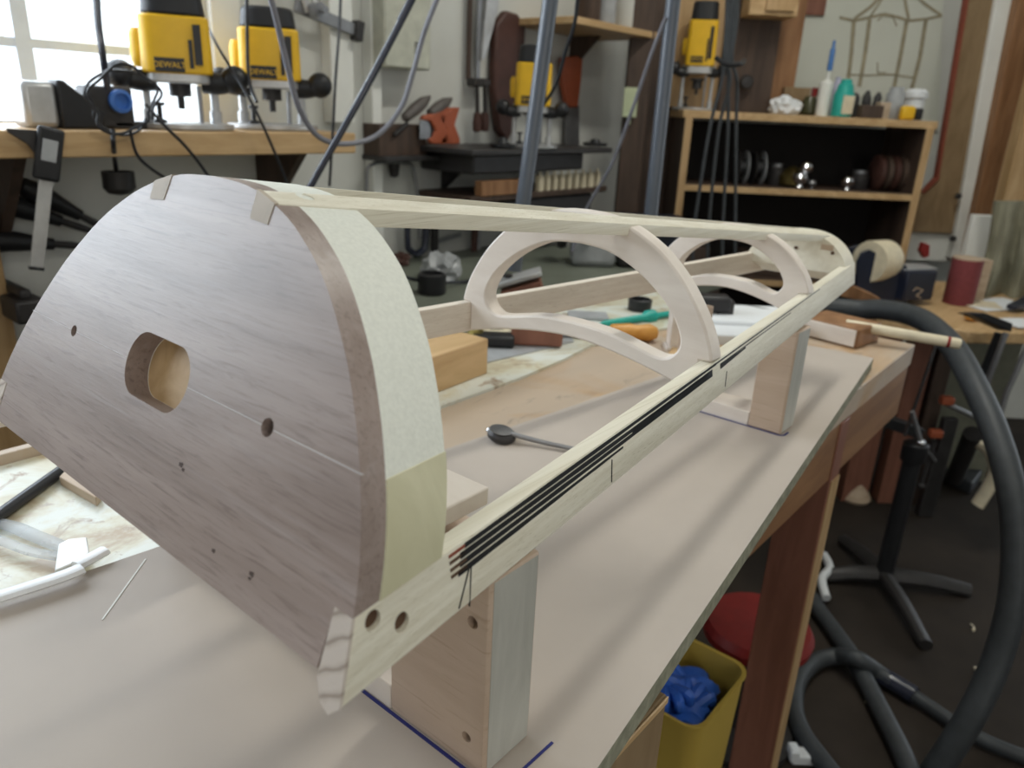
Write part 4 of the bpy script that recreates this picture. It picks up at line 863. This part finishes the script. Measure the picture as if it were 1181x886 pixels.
solo(MB().lathe((q.x, q.y, 0), [(.05, 0), (.055, .01), (.03, .06), (.012, .11), (.006, .19), (.001, .2)], UP, 14), 'grey_funnel', 'tan', 'tan funnel-shaped cap standing on the floor beyond the table leg', 'funnel')
for k, (u, v) in enumerate(((1128, 775), (1164, 655), (978, 662), (1000, 806), (1118, 724))):
    q = fl(u, v, .004); pts = [q+V((.012*math.cos(a+k)*(1-.1*a), .012*math.sin(a+k)*(1-.1*a), .003*a)) for a in [i*.8 for i in range(6 if k == 0 else 4)]]
    solo(MB().tube(pts, (.004, .0012), 6, 3), 'wood_shaving', 'cream', ('curled pale wood shaving below the right arm of the cross foot', 'tiny pale shaving near the hose at the right picture edge', 'tiny pale shaving beside the left arm of the cross foot', 'tiny pale shaving inside the hose loop', 'tiny pale shaving right of the front arm of the cross foot')[k], 'wood shaving', 'shavings on the floor')
solo(MB().tube([fl(950, 640, .02), fl(957, 655, .03), fl(948, 668, .03), fl(953, 690, .02)], .012, 8, 5), 'crumpled_wrapper', 'paper', 'crumpled white wrapper on the floor right of the table leg', 'wrapper')
solo(MB().box(fl(925, 872, .012), (.05, .03, .024), AXB).box(fl(915, 868, .02), (.02, .03, .03), AXB), 'plastic_scrap', 'paper', 'white scrap on the floor at the foot of the table leg', 'scrap', None, .004)
# red stool and yellow bin under the bench
c0 = V((1.185, .020, 0)); stl = thing('stool', 'red round stool seat under the bench behind the table leg', 'stool', c0)
MB().lathe(c0+UP*.245, [(.092, 0), (.108, .010), (.111, .028), (.102, .044), (.001, .048)], UP, 32).build('seat', 'red', stl)
MB().lathe(c0, [(.11, 0), (.11, .015), (.03, .03), (.03, .247)], UP, 20).build('pedestal', 'iron', stl)
bz1 = .464; bn = thing('waste_bin', 'yellow plastic bin under the bench holding blue gloves', 'bin', (.735, -.03, 0))
def rr_(cx_, cy_, w, d, r, z): return [V((cx_+sx*(w/2-r)+r*math.cos(a), cy_+sy*(d/2-r)+r*math.sin(a), z)) for sx, sy, a0 in ((1, 1, 0), (-1, 1, 90), (-1, -1, 180), (1, -1, 270)) for a in [math.radians(a0+18*i) for i in range(6)]]
cx_, cy_ = .735, -.030
MB().loft([rr_(cx_, cy_, .13, .09, .02, 0), rr_(cx_, cy_, .172, .122, .026, bz1-.004), rr_(cx_, cy_, .178, .128, .028, bz1-.002), rr_(cx_, cy_, .178, .128, .028, bz1+.002), rr_(cx_, cy_, .166, .116, .024, bz1+.001), rr_(cx_, cy_, .126, .086, .02, .006)]).build('bucket', 'binyellow', bn)
for k, (x, y, dz, a, lb) in enumerate(((.70, -.045, .0, .4, 'crumpled blue glove at the front of the yellow bin'), (.755, -.03, .004, 2.2, 'crumpled blue glove at the back of the yellow bin'), (.725, .0, .012, 3.6, 'crumpled blue glove on top in the yellow bin'))):
    o = V((x, y, bz1-.040+dz)); g = thing('rubber_glove', lb, 'glove', o, 'blue gloves in the bin')
    mb = MB(); bm = bmesh.new(); bmesh.ops.create_icosphere(bm, subdivisions=3, radius=1); rnd = random.Random(k)
    bm.verts.index_update()
    mb.add([o+V((v.co.x*.044, v.co.y*.038, v.co.z*.022))*(1+.16*math.sin(v.co.x*7+v.co.y*5+k)) for v in bm.verts], [[v.index for v in f.verts] for f in bm.faces]); bm.free()
    mb.build('palm', 'blue', g)
    for f in range(5):
        b = a+(f-2)*.42; r0 = .030; L = (.045, .055, .06, .054, .042)[f]; dv = V((math.cos(b), math.sin(b), 0))
        MB().tube([o+dv*r0*.5+UP*.008, o+dv*(r0+L*.35)+UP*(.022), o+dv*(r0*.8+L*.6)+UP*.010], lambda t: .010-.002*t, 8, 4).build('finger', 'blue', g)
stuffb = solo(MB().lathe((cx_, cy_, .012), [(.03, 0), (.05, .05), (.055, .36), (.03, .395), (.001, .40)], UP, 12), 'bin_bag', 'blue', 'blue plastic bag filling the yellow bin below the gloves', 'bag')
# ================================================================ clutter on the bench top
B1 = BT+.0045
sb = MB().prism([V((-.9, .279, BT)), V((.15, .168, BT)), V((.30, .185, BT)), V((.50, .2593, BT)), V((.662, .2590, BT)), V((.78, .268, BT)), V((.875, .2815, BT)), V((1.0, .262, BT)), V((1.33, .205, BT)), V((1.33, .452, BT)), V((-.9, .452, BT))], UP*.0045)
tag(sb.build('work_mat', 'spatter', None), 'white glue-spattered sheet covering the left side of the bench top', 'work sheet')
solo(MB().box((-.3, .459, BT+.008), (1.1, .012, .016)), 'edge_strip', 'bench', 'orange-brown wooden strip along the left bench edge', 'strip', None, .001)
# block of wood
wb = at(530, 445, z=B1); A = at(503, 454, z=B1); Bq = at(562, 431, z=B1); d = (Bq-A).normalized(); nn = UP.cross(d)
solo(MB().box((A+Bq)/2-d*.06+nn*.045+UP*.027, ((Bq-A).length+.12, .09, .054), (d, nn, UP)), 'wood_block', 'pine', 'square pine block on the bench behind the arched band', 'block', None, .002)
# grey sheet with small plane
pts = [(540, 424), (600, 410), (662, 395), (655, 385), (560, 378), (540, 386)]
solo(MB().prism([at(u, v, z=B1) for u, v in pts], UP*.002), 'plastic_tray', 'greysheet', 'grey plastic sheet lying behind the pine block', 'sheet')
q = at(600, 398, z=B1+.002); pl = thing('block_plane', 'small black hand plane with brown wooden body lying on the grey sheet', 'plane', q)
MB().box(q+V((.03, -.01, .016)), (.085, .045, .032), AXB).build('body', 'legwood', pl, .004)
MB().box(q-RH*.045+UP*.010, (.07, .05, .018), AXB).build('sole', 'black', pl, .004)
MB().lathe(q-RH*.075+UP*.012, [(.012, 0), (.014, .004), (.012, .02), (.004, .024)], UP, 12).build('brass_knob', plain('brass', (.5, .42, .16), .3, .8), pl)
MB().tube([q-RH*.05+UP*.03, q-RH*.03+UP*.034+TO*.01], .006, 8, 1).build('lever', 'chrome', pl)
q = at(576, 384, z=B1+.012); solo(MB().box(q, (.06, .05, .02), AXB), 'cream_block', 'cream', 'small cream block behind the little black plane', 'block', None, .003)
# inspection mirror
mq, me_ = at(578, 500, z=T+.008), at(672, 520, z=T+.004)
mi = thing('dental_mirror', 'small round inspection mirror with dark rod lying on the fibreboard', 'mirror', (mq.x, mq.y, T))
dv = (me_-mq).normalized()
MB().lathe(mq-UP*.007, [(.001, 0), (.013, 0), (.0165, .003), (.0165, .007), (.014, .010), (.001, .011)], UP+dv*.15, 24).build('mirror_head', 'iron', mi)
MB().lathe(mq+UP*.0042, [(.0135, 0), (.0135, .0006), (.001, .0007)], UP+dv*.15, 24).build('mirror_glass', 'steel', mi)
MB().tube([mq+dv*.012+UP*.002, mq+dv*.05, me_], lambda t: .0032-.0006*t, 10, 4).build('rod', 'steel', mi)
MB().ball(mq-dv*.014+V((0, 0, 0)), .0045).build('ball_joint', 'chrome', mi)
# amber tool handle, teal dowel, black lid, grey square, white pads
A, Bq = at(700, 383, z=BT+.016), at(757, 384, z=BT+.016)
d = (Bq-A); L = d.length; d.normalize(); g = thing('chisel', 'amber-handled chisel lying on the bench seen through the first rib', 'chisel', A)
MB().lathe(A, [(.003, 0), (.014, .008), (.016, .04), (.013, L*.6), (.016, L*.85), (.010, L), (.002, L+.004)], d, 16).build('handle', 'amber', g)
MB().box(A-d*.06, (.12, .016, .004), (d, UP.cross(d), UP)).build('blade', 'steel', g)
A, Bq = at(692, 374, z=BT+.012), at(772, 362, z=BT+.012); d = (Bq-A); L = d.length; d.normalize()
g = thing('plastic_pen', 'long teal plastic tool lying behind the amber handle', 'tool', A)
MB().lathe(A, [(.002, 0), (.006, .01), (.007, L*.6), (.013, L*.66), (.013, L*.76), (.006, L*.8), (.006, L), (.001, L+.003)], d, 12).build('body', 'teal', g)
q = at(737, 360, z=BT); g = thing('black_pot', 'short black round pot on the bench under the left rail', 'pot', (q.x, q.y, BT))
MB().lathe((q.x, q.y, BT), [(.022, 0), (.023, .003), (.024, .026), (.020, .028), (.019, .008), (.001, .006)], UP, 24).build('body', 'black', g)
q = at(678, 366, z=B1); solo(MB().box((q.x, q.y, B1+.003), (.075, .05, .006), AXB), 'sharpening_stone', 'greysheet', 'thin grey stone lying on the spattered sheet behind the first rib', 'stone', None, .001)
solo(MB().box(at(852, 386, z=BT+.012), (.20, .10, .024), AXB), 'paper_pad', 'paper', 'white paper pad on the bench seen under the second rib', 'paper pad', None, .003)
q = at(868, 378, z=BT+.018); solo(MB().box(q+FH*.05, (.16, .13, .030), AXB), 'white_box', 'paper', 'flat white box beside the near rail, behind the paper pad', 'box', None, .004)
oq = at(776, 401, z=BT); solo(MB().box((oq.x, oq.y, BT+.055), (.02, .034, .10), AXB).box((oq.x, oq.y, BT+.0025), (.03, .04, .005), AXB), 'wood_offcut', 'maple_pink', 'pale pink upright offcut seen through the first rib, beside the amber handle', 'offcut', None, .001)
solo(MB().prism([at(u, v, z=BT) for u, v in ((770, 412), (860, 428), (868, 405), (780, 396))], UP*.006), 'amber_board', 'pine', 'thin amber wooden strip on the bench between the stand and paper pad', 'strip')
q = at(836, 350, z=BT+.05); g = thing('spring_clamp', 'black spring clip holding the cable under the second rib', 'clamp', q-UP*.05)
MB().box(q-RH*.03, (.075, .04, .030), AXB).build('jaw', 'black', g, .006)
MB().box(q-RH*.01-UP*.030, (.10, .03, .014), (RH*.94-UP*.34, FH, UP*.94+RH*.34)).build('jaw', 'iron', g, .004)
MB().box(q-UP*.022, (.03, .03, .06), AXB).build('spring', 'iron', g, .004)
cord('black_cable', 'thin black cable running from the black clip to the near rail', 'cable', .0036, [at(812, 350, z=BT+.02), at(835, 352, z=BT+.03), at(862, 354, z=BT+.03), at(885, 358, z=BT+.03), at(915, 364, z=BT+.02)])
# planer-like tool at the foot of the leaning pipe, router-like machine behind
q = at(592, 322, D=1.60); g = thing('planing_tool', 'grey metal planing tool with dark wooden body at the foot of the leaning pipe', 'tool', q)
e1 = (RH*.90+UP*.30).normalized(); e3 = FH.cross(e1)*-1
MB().box(q, (.125, .06, .012), (e1, FH, e1.cross(FH)*-1)).build('sole', 'silver', g, .003)
MB().box(q-UP*.028+RH*.022, (.09, .05, .038), (e1, FH, e1.cross(FH)*-1)).build('body', 'legwood', g, .004)
MB().lathe(q-RH*.012+UP*.004, [(.001, 0), (.010, 0), (.010, .006), (.001, .007)], UP, 12).build('bolt', 'iron', g)
MB().box(V((q.x, q.y, (.80+q.z-.045)/2)), (.10, .06, max(.02, q.z-.045-.80)), AXB).build('stand_block', 'darkwood', g, .004)
# second bench along the wall
WZ = .80
wbn = thing('work_counter', 'grey-green work counter along the wall behind the frame', 'counter', (1.3, .95, 0))
MB().box((1.31, .975, WZ-.02), (1.52, .79, .04)).build('top', plain('counter_green', (.17, .185, .15), .5, 0, .15, 6), wbn, .003)
MB().box((1.31, .60, (WZ-.04)/2), (1.48, .02, WZ-.04)).build('front_panel', 'darkwood', wbn)
q = at(682, 304, y=.95); q.z = WZ
mach = thing('grinder', 'small grey machine with bright knob on the wall counter seen through the first rib', 'machine', q)
MB().box(q+UP*.05, (.14, .12, .10), AXB).build('housing', 'greysheet', mach, .02)
MB().lathe(q+UP*.09+TO*.06-RH*.03, [(.018, 0), (.018, .03), (.014, .036), (.001, .037)], TO, 16).build('knob', 'chrome', mach)
MB().lathe(q+UP*.10-RH*.10, [(.05, -.015), (.055, 0), (.05, .015)], RH, 20).build('wheel', 'iron', mach)
MB().box(q+UP*.035+RH*.13, (.10, .10, .07), AXB).build('motor', 'iron', mach, .015)
q = at(745, 305, y=.90); q.z = WZ; g = thing('blue_tool_box', 'dark blue tool box with pale handle on the wall counter, right of the grey machine', 'tool box', q)
MB().box(q+UP*.07, (.22, .12, .14), AXB).build('case', 'navy', g, .01)
MB().tube([q+UP*.10+TO*.065-RH*.08, q+UP*.115+TO*.085-RH*.05, q+UP*.115+TO*.085+RH*.03, q+UP*.10+TO*.065+RH*.06], .011, 8, 4).build('handle', plain('pale_blue_grip', (.35, .38, .5), .4), g)
q = at(880, 245, y=1.05); q.z = WZ
for k, (u, v, w, h, mt, lb) in enumerate(((905, 262, .16, .12, 'leather', 'brown leather case on the wall counter seen under the top slat'), (850, 292, .12, .10, 'silver', 'grey metal case on the wall counter between the two ribs'), (828, 275, .12, .14, 'iron', 'dark iron box on the wall counter just right of the first rib'))):
    q = at(u, v, y=1.0); q.z = WZ; g = thing('tool_case', lb, 'case', q)
    MB().box(q+UP*h/2, (w, .10, h), AXB).build('body', mt, g, .012); MB().box(q+UP*h*.75+TO*.052, (.03, .008, .02), AXB).build('latch', 'steel', g, .002)
# clutter low on the wall counter left of the first rib
q = at(503, 338, y=1.1); q.z = WZ; crumple(q+V((.02, 0, 0)), .055, 'greysheet', 'crumpled_bag', 'crumpled pale plastic bag on the wall counter left of the first rib', 'bag', 5, .9)
q = at(498, 345, y=.98); g = thing('black_lens', 'dark round fitting lying before the crumpled plastic bag', 'fitting', (q.x, q.y, WZ))
MB().lathe((q.x, q.y, WZ), [(.03, 0), (.036, .004), (.036, .05), (.028, .055), (.026, .02), (.001, .018)], UP, 20).build('body', 'black', g)
cord('black_cable', 'black cable crossing above the crumpled plastic bag', 'cable', .0045, [at(462, 318, y=1.0), at(480, 323, y=1.0), at(505, 326, y=1.0), at(535, 325, y=1.0), at(570, 318, y=1.05)])
def uclamp(u0, v0, u1, v1, mat, lb):
    c = at((u0+u1)/2, v1, y=1.335); g = thing('hanging_clamp', lb, 'clamp', c, 'clamps hung low on the wall')
    MB().tube([at(u0, v0-25, y=1.335), at(u0, (v0+v1)/2, y=1.335), at(u0+3, v1-4, y=1.335), at((u0+u1)/2, v1, y=1.335), at(u1-3, v1-4, y=1.335), at(u1, (v0+v1)/2, y=1.335), at(u1+2, v0-25, y=1.335)], (.012, .010), 10, 4).build('frame', mat, g)
    MB().tube([at(u1-6, v0-20, y=1.32), at(u1-6, v0+6, y=1.32)], .006, 8, 1).build('screw', 'steel', g)
uclamp(470, 270, 490, 293, 'bluecable', 'dark blue C-shaped clamp hanging on the wall under the top slat')
g = thing('hanging_square', 'dark try square hanging on the wall left of the first rib', 'square', at(503, 290, y=1.34))
MB().prism([at(u, v, y=1.34) for u, v in ((500, 262), (506, 262), (506, 314), (501, 314))], Y*.015).build('stock', 'iron', g, .002)
MB().prism([at(u, v, y=1.345) for u, v in ((506, 276), (532, 268), (532, 273), (506, 281))], Y*.006).build('blade', 'steel', g)
g = thing('pry_bar', 'dark slanting bar on the wall above the black cable', 'bar', at(530, 308, y=1.33))
MB().tube([at(508, 314, y=1.33), at(560, 298, y=1.33)], .007, 8, 1).build('shaft', 'iron', g); MB().ball(at(508, 314, y=1.33), .012).build('tip', 'iron', g)
g = thing('wooden_mallet', 'brown wooden handled tool hanging beside the arch of the first rib', 'tool', at(545, 290, y=1.33))
MB().lathe(at(546, 296, y=1.33), [(.004, 0), (.011, .005), (.012, .07), (.010, .12), (.004, .125)], V((.05, 0, 1)), 12).build('handle', 'leather', g)
MB().box(at(552, 285, y=1.34), (.016, .01, .12)).build('blade', 'silver', g, .002)
q = at(462, 300, y=1.30); crumple(at(462, 305, y=1.3), .03, 'leather', 'rag_bundle', 'small brown bundle hooked low on the wall beside the pale band', 'bundle', 9, .8)
# bench end: brown block, dowel, hammer-like wedge
A, Bq = at(921, 386, z=BT), at(986, 403, z=BT); d = (Bq-A).normalized(); nn = UP.cross(d)
if nn.dot(FH) < 0: nn = -nn
bh = .036
fb = thing('end_stop_block', 'reddish brown wood block, its lit front painted pale, lying at the far bench end', 'block', (A+Bq)/2)
MB().box((A+Bq)/2+nn*.045+UP*bh/2, ((Bq-A).length, .09, bh), (d, nn, UP)).build('body', 'brown_v', fb, .003)
MB().box((A+Bq)/2-nn*.0008+UP*bh/2, ((Bq-A).length-.006, .003, bh-.006), (d, nn, UP)).build('lit_front_face', 'maple_pink', fb, .001)  # front coloured pale as lit, against the shaded brown top
A, Bq = at(975, 374, z=BT+.030), at(1108, 397, z=BT+.022)
d = (Bq-A).normalized(); L = (Bq-A).length
dw = thing('wooden_dowel', 'pale wooden dowel with a red ring sticking out past the bench end', 'dowel', A)
MB().lathe(A, [(.0085, 0), (.0095, .002), (.0095, L-.003), (.008, L)], d, 20).build('rod', 'cream', dw)
MB().lathe(A, [(.0098, L-.022), (.0098, L-.017)], d, 20).build('red_ring', 'red', dw)
q = at(990, 336, D=2.2); solo(MB().hexa([at(u, v, D=2.16) for u, v in ((975, 326), (1016, 344), (1012, 353), (968, 342))], [at(u, v, D=2.16)+FH*.08 for u, v in ((975, 326), (1016, 344), (1012, 352), (968, 332))]), 'wood_wedge', 'brown_v', 'brown wooden wedge sloping behind the far end of the frame', 'wedge', None, .003)
# left side: clear straps, white strip, bright plate, cable
def strap(pts, w, h, mat, name, lab, cat, zz):
    return solo(MB().tube([at(u, v, z=zz) for u, v in pts], (w, h), 8, 6, flat=UP.cross(X) if True else None), name, mat, lab, cat)
strap([(-30, 600), (10, 606), (40, 618), (75, 632)], .0075, .0025, 'clear', 'clear_strip', 'upper of two clear plastic strips on the spattered sheet', 'strip', B1+.004)
strap([(-30, 615), (5, 625), (35, 636), (68, 642)], .0055, .0025, 'clear', 'clear_strip', 'lower of two clear plastic strips on the spattered sheet', 'strip', B1+.008)
strap([(-60, 705), (-20, 694), (10, 685), (45, 674), (75, 664), (94, 656)], .0070, .0035, 'gloss_white', 'white_bow', 'white curved plastic strip lying along the fibreboard\'s left edge', 'strip', T+.008)
strap([(88, 653), (105, 644), (121, 635)], .0065, .0035, 'gloss_white', 'white_bow', 'short white strip end right of the bright plate', 'strip', T+.006)
solo(MB().prism([at(u, v, z=BT+.012) for u, v in ((64, 663), (68, 632), (80, 626), (101, 624), (104, 642), (90, 652))], UP*.004), 'bright_plate', 'gloss_white', 'shiny metal plate, its bright reflection painted white, beside the curved white strip', 'plate', None, .001)  # metal plate, white colour stands in for its reflection
cord('black_cable', 'thick black cable crossing the spattered sheet at the left edge', 'cable', .0058, [at(-60, 640, z=B1+.006), at(0, 594, z=B1+.006), at(40, 565, z=B1+.006), at(72, 542, z=B1+.006), at(110, 515, z=B1+.006)], n=12)
q = at(112, 585, z=B1); solo(MB().prism([at(u, v, z=B1) for u, v in ((70, 560), (78, 552), (118, 577), (112, 585))], UP*.010), 'wood_sliver', 'tan', 'small tan wood sliver on the spattered sheet below the walnut end', 'sliver', None, .001)
# ================================================================ light
def area(name, loc, rot, sx, sy, power, col):
    l = bpy.data.lights.new(name, 'AREA'); l.shape = 'RECTANGLE'; l.size = sx; l.size_y = sy; l.energy = power; l.color = col
    o = bpy.data.objects.new(name, l); C.objects.link(o); o.location = loc; o.rotation_euler = rot; return o
PI = math.pi
area('window_daylight', ((wx0+wx1)/2, YW+.30, 1.75), (-PI/2, 0, 0), 2.0, 1.3, 58, (.80, .90, 1.0))
area('ceiling_lamp', (.6, -1.25, HC-.06), (0, 0, 0), 1.2, .30, 9, (1.0, .97, .86))
area('ceiling_lamp', (1.7, .15, HC-.06), (0, 0, 0), 1.2, .12, 17, (1.0, .99, .90))
area('ceiling_lamp', (-1.2, .1, HC-.06), (0, 0, 0), 1.4, .9, 8, (.96, .98, 1.0))
area('side_daylight', (-.9, -2.9, 1.55), (PI/2, 0, -.25), 1.8, 1.3, 22, (1.0, .97, .92))
w = bpy.data.worlds.new('World'); bpy.context.scene.world = w; w.use_nodes = True
w.node_tree.nodes['Background'].inputs[0].default_value = (.85, .93, 1, 1); w.node_tree.nodes['Background'].inputs[1].default_value = 2.0
# ================================================================ camera
cd = bpy.data.cameras.new('Camera'); co = bpy.data.objects.new('Camera', cd); C.objects.link(co)
m = Matrix((RC[0], -RC[1], -RC[2])).transposed().to_4x4(); m.translation = CP; co.matrix_world = m
cd.sensor_fit = 'HORIZONTAL'; cd.sensor_width = 36; cd.lens = 36*FP/1181; cd.clip_start = .02
cd.dof.use_dof = True; cd.dof.focus_distance = .52; cd.dof.aperture_fstop = 8.5
sc = bpy.context.scene; sc.camera = co
sc.view_settings.view_transform = 'Standard'; sc.view_settings.look = 'None'; sc.view_settings.gamma = 1; sc.view_settings.exposure = 0.08
sc.view_settings.use_curve_mapping = False
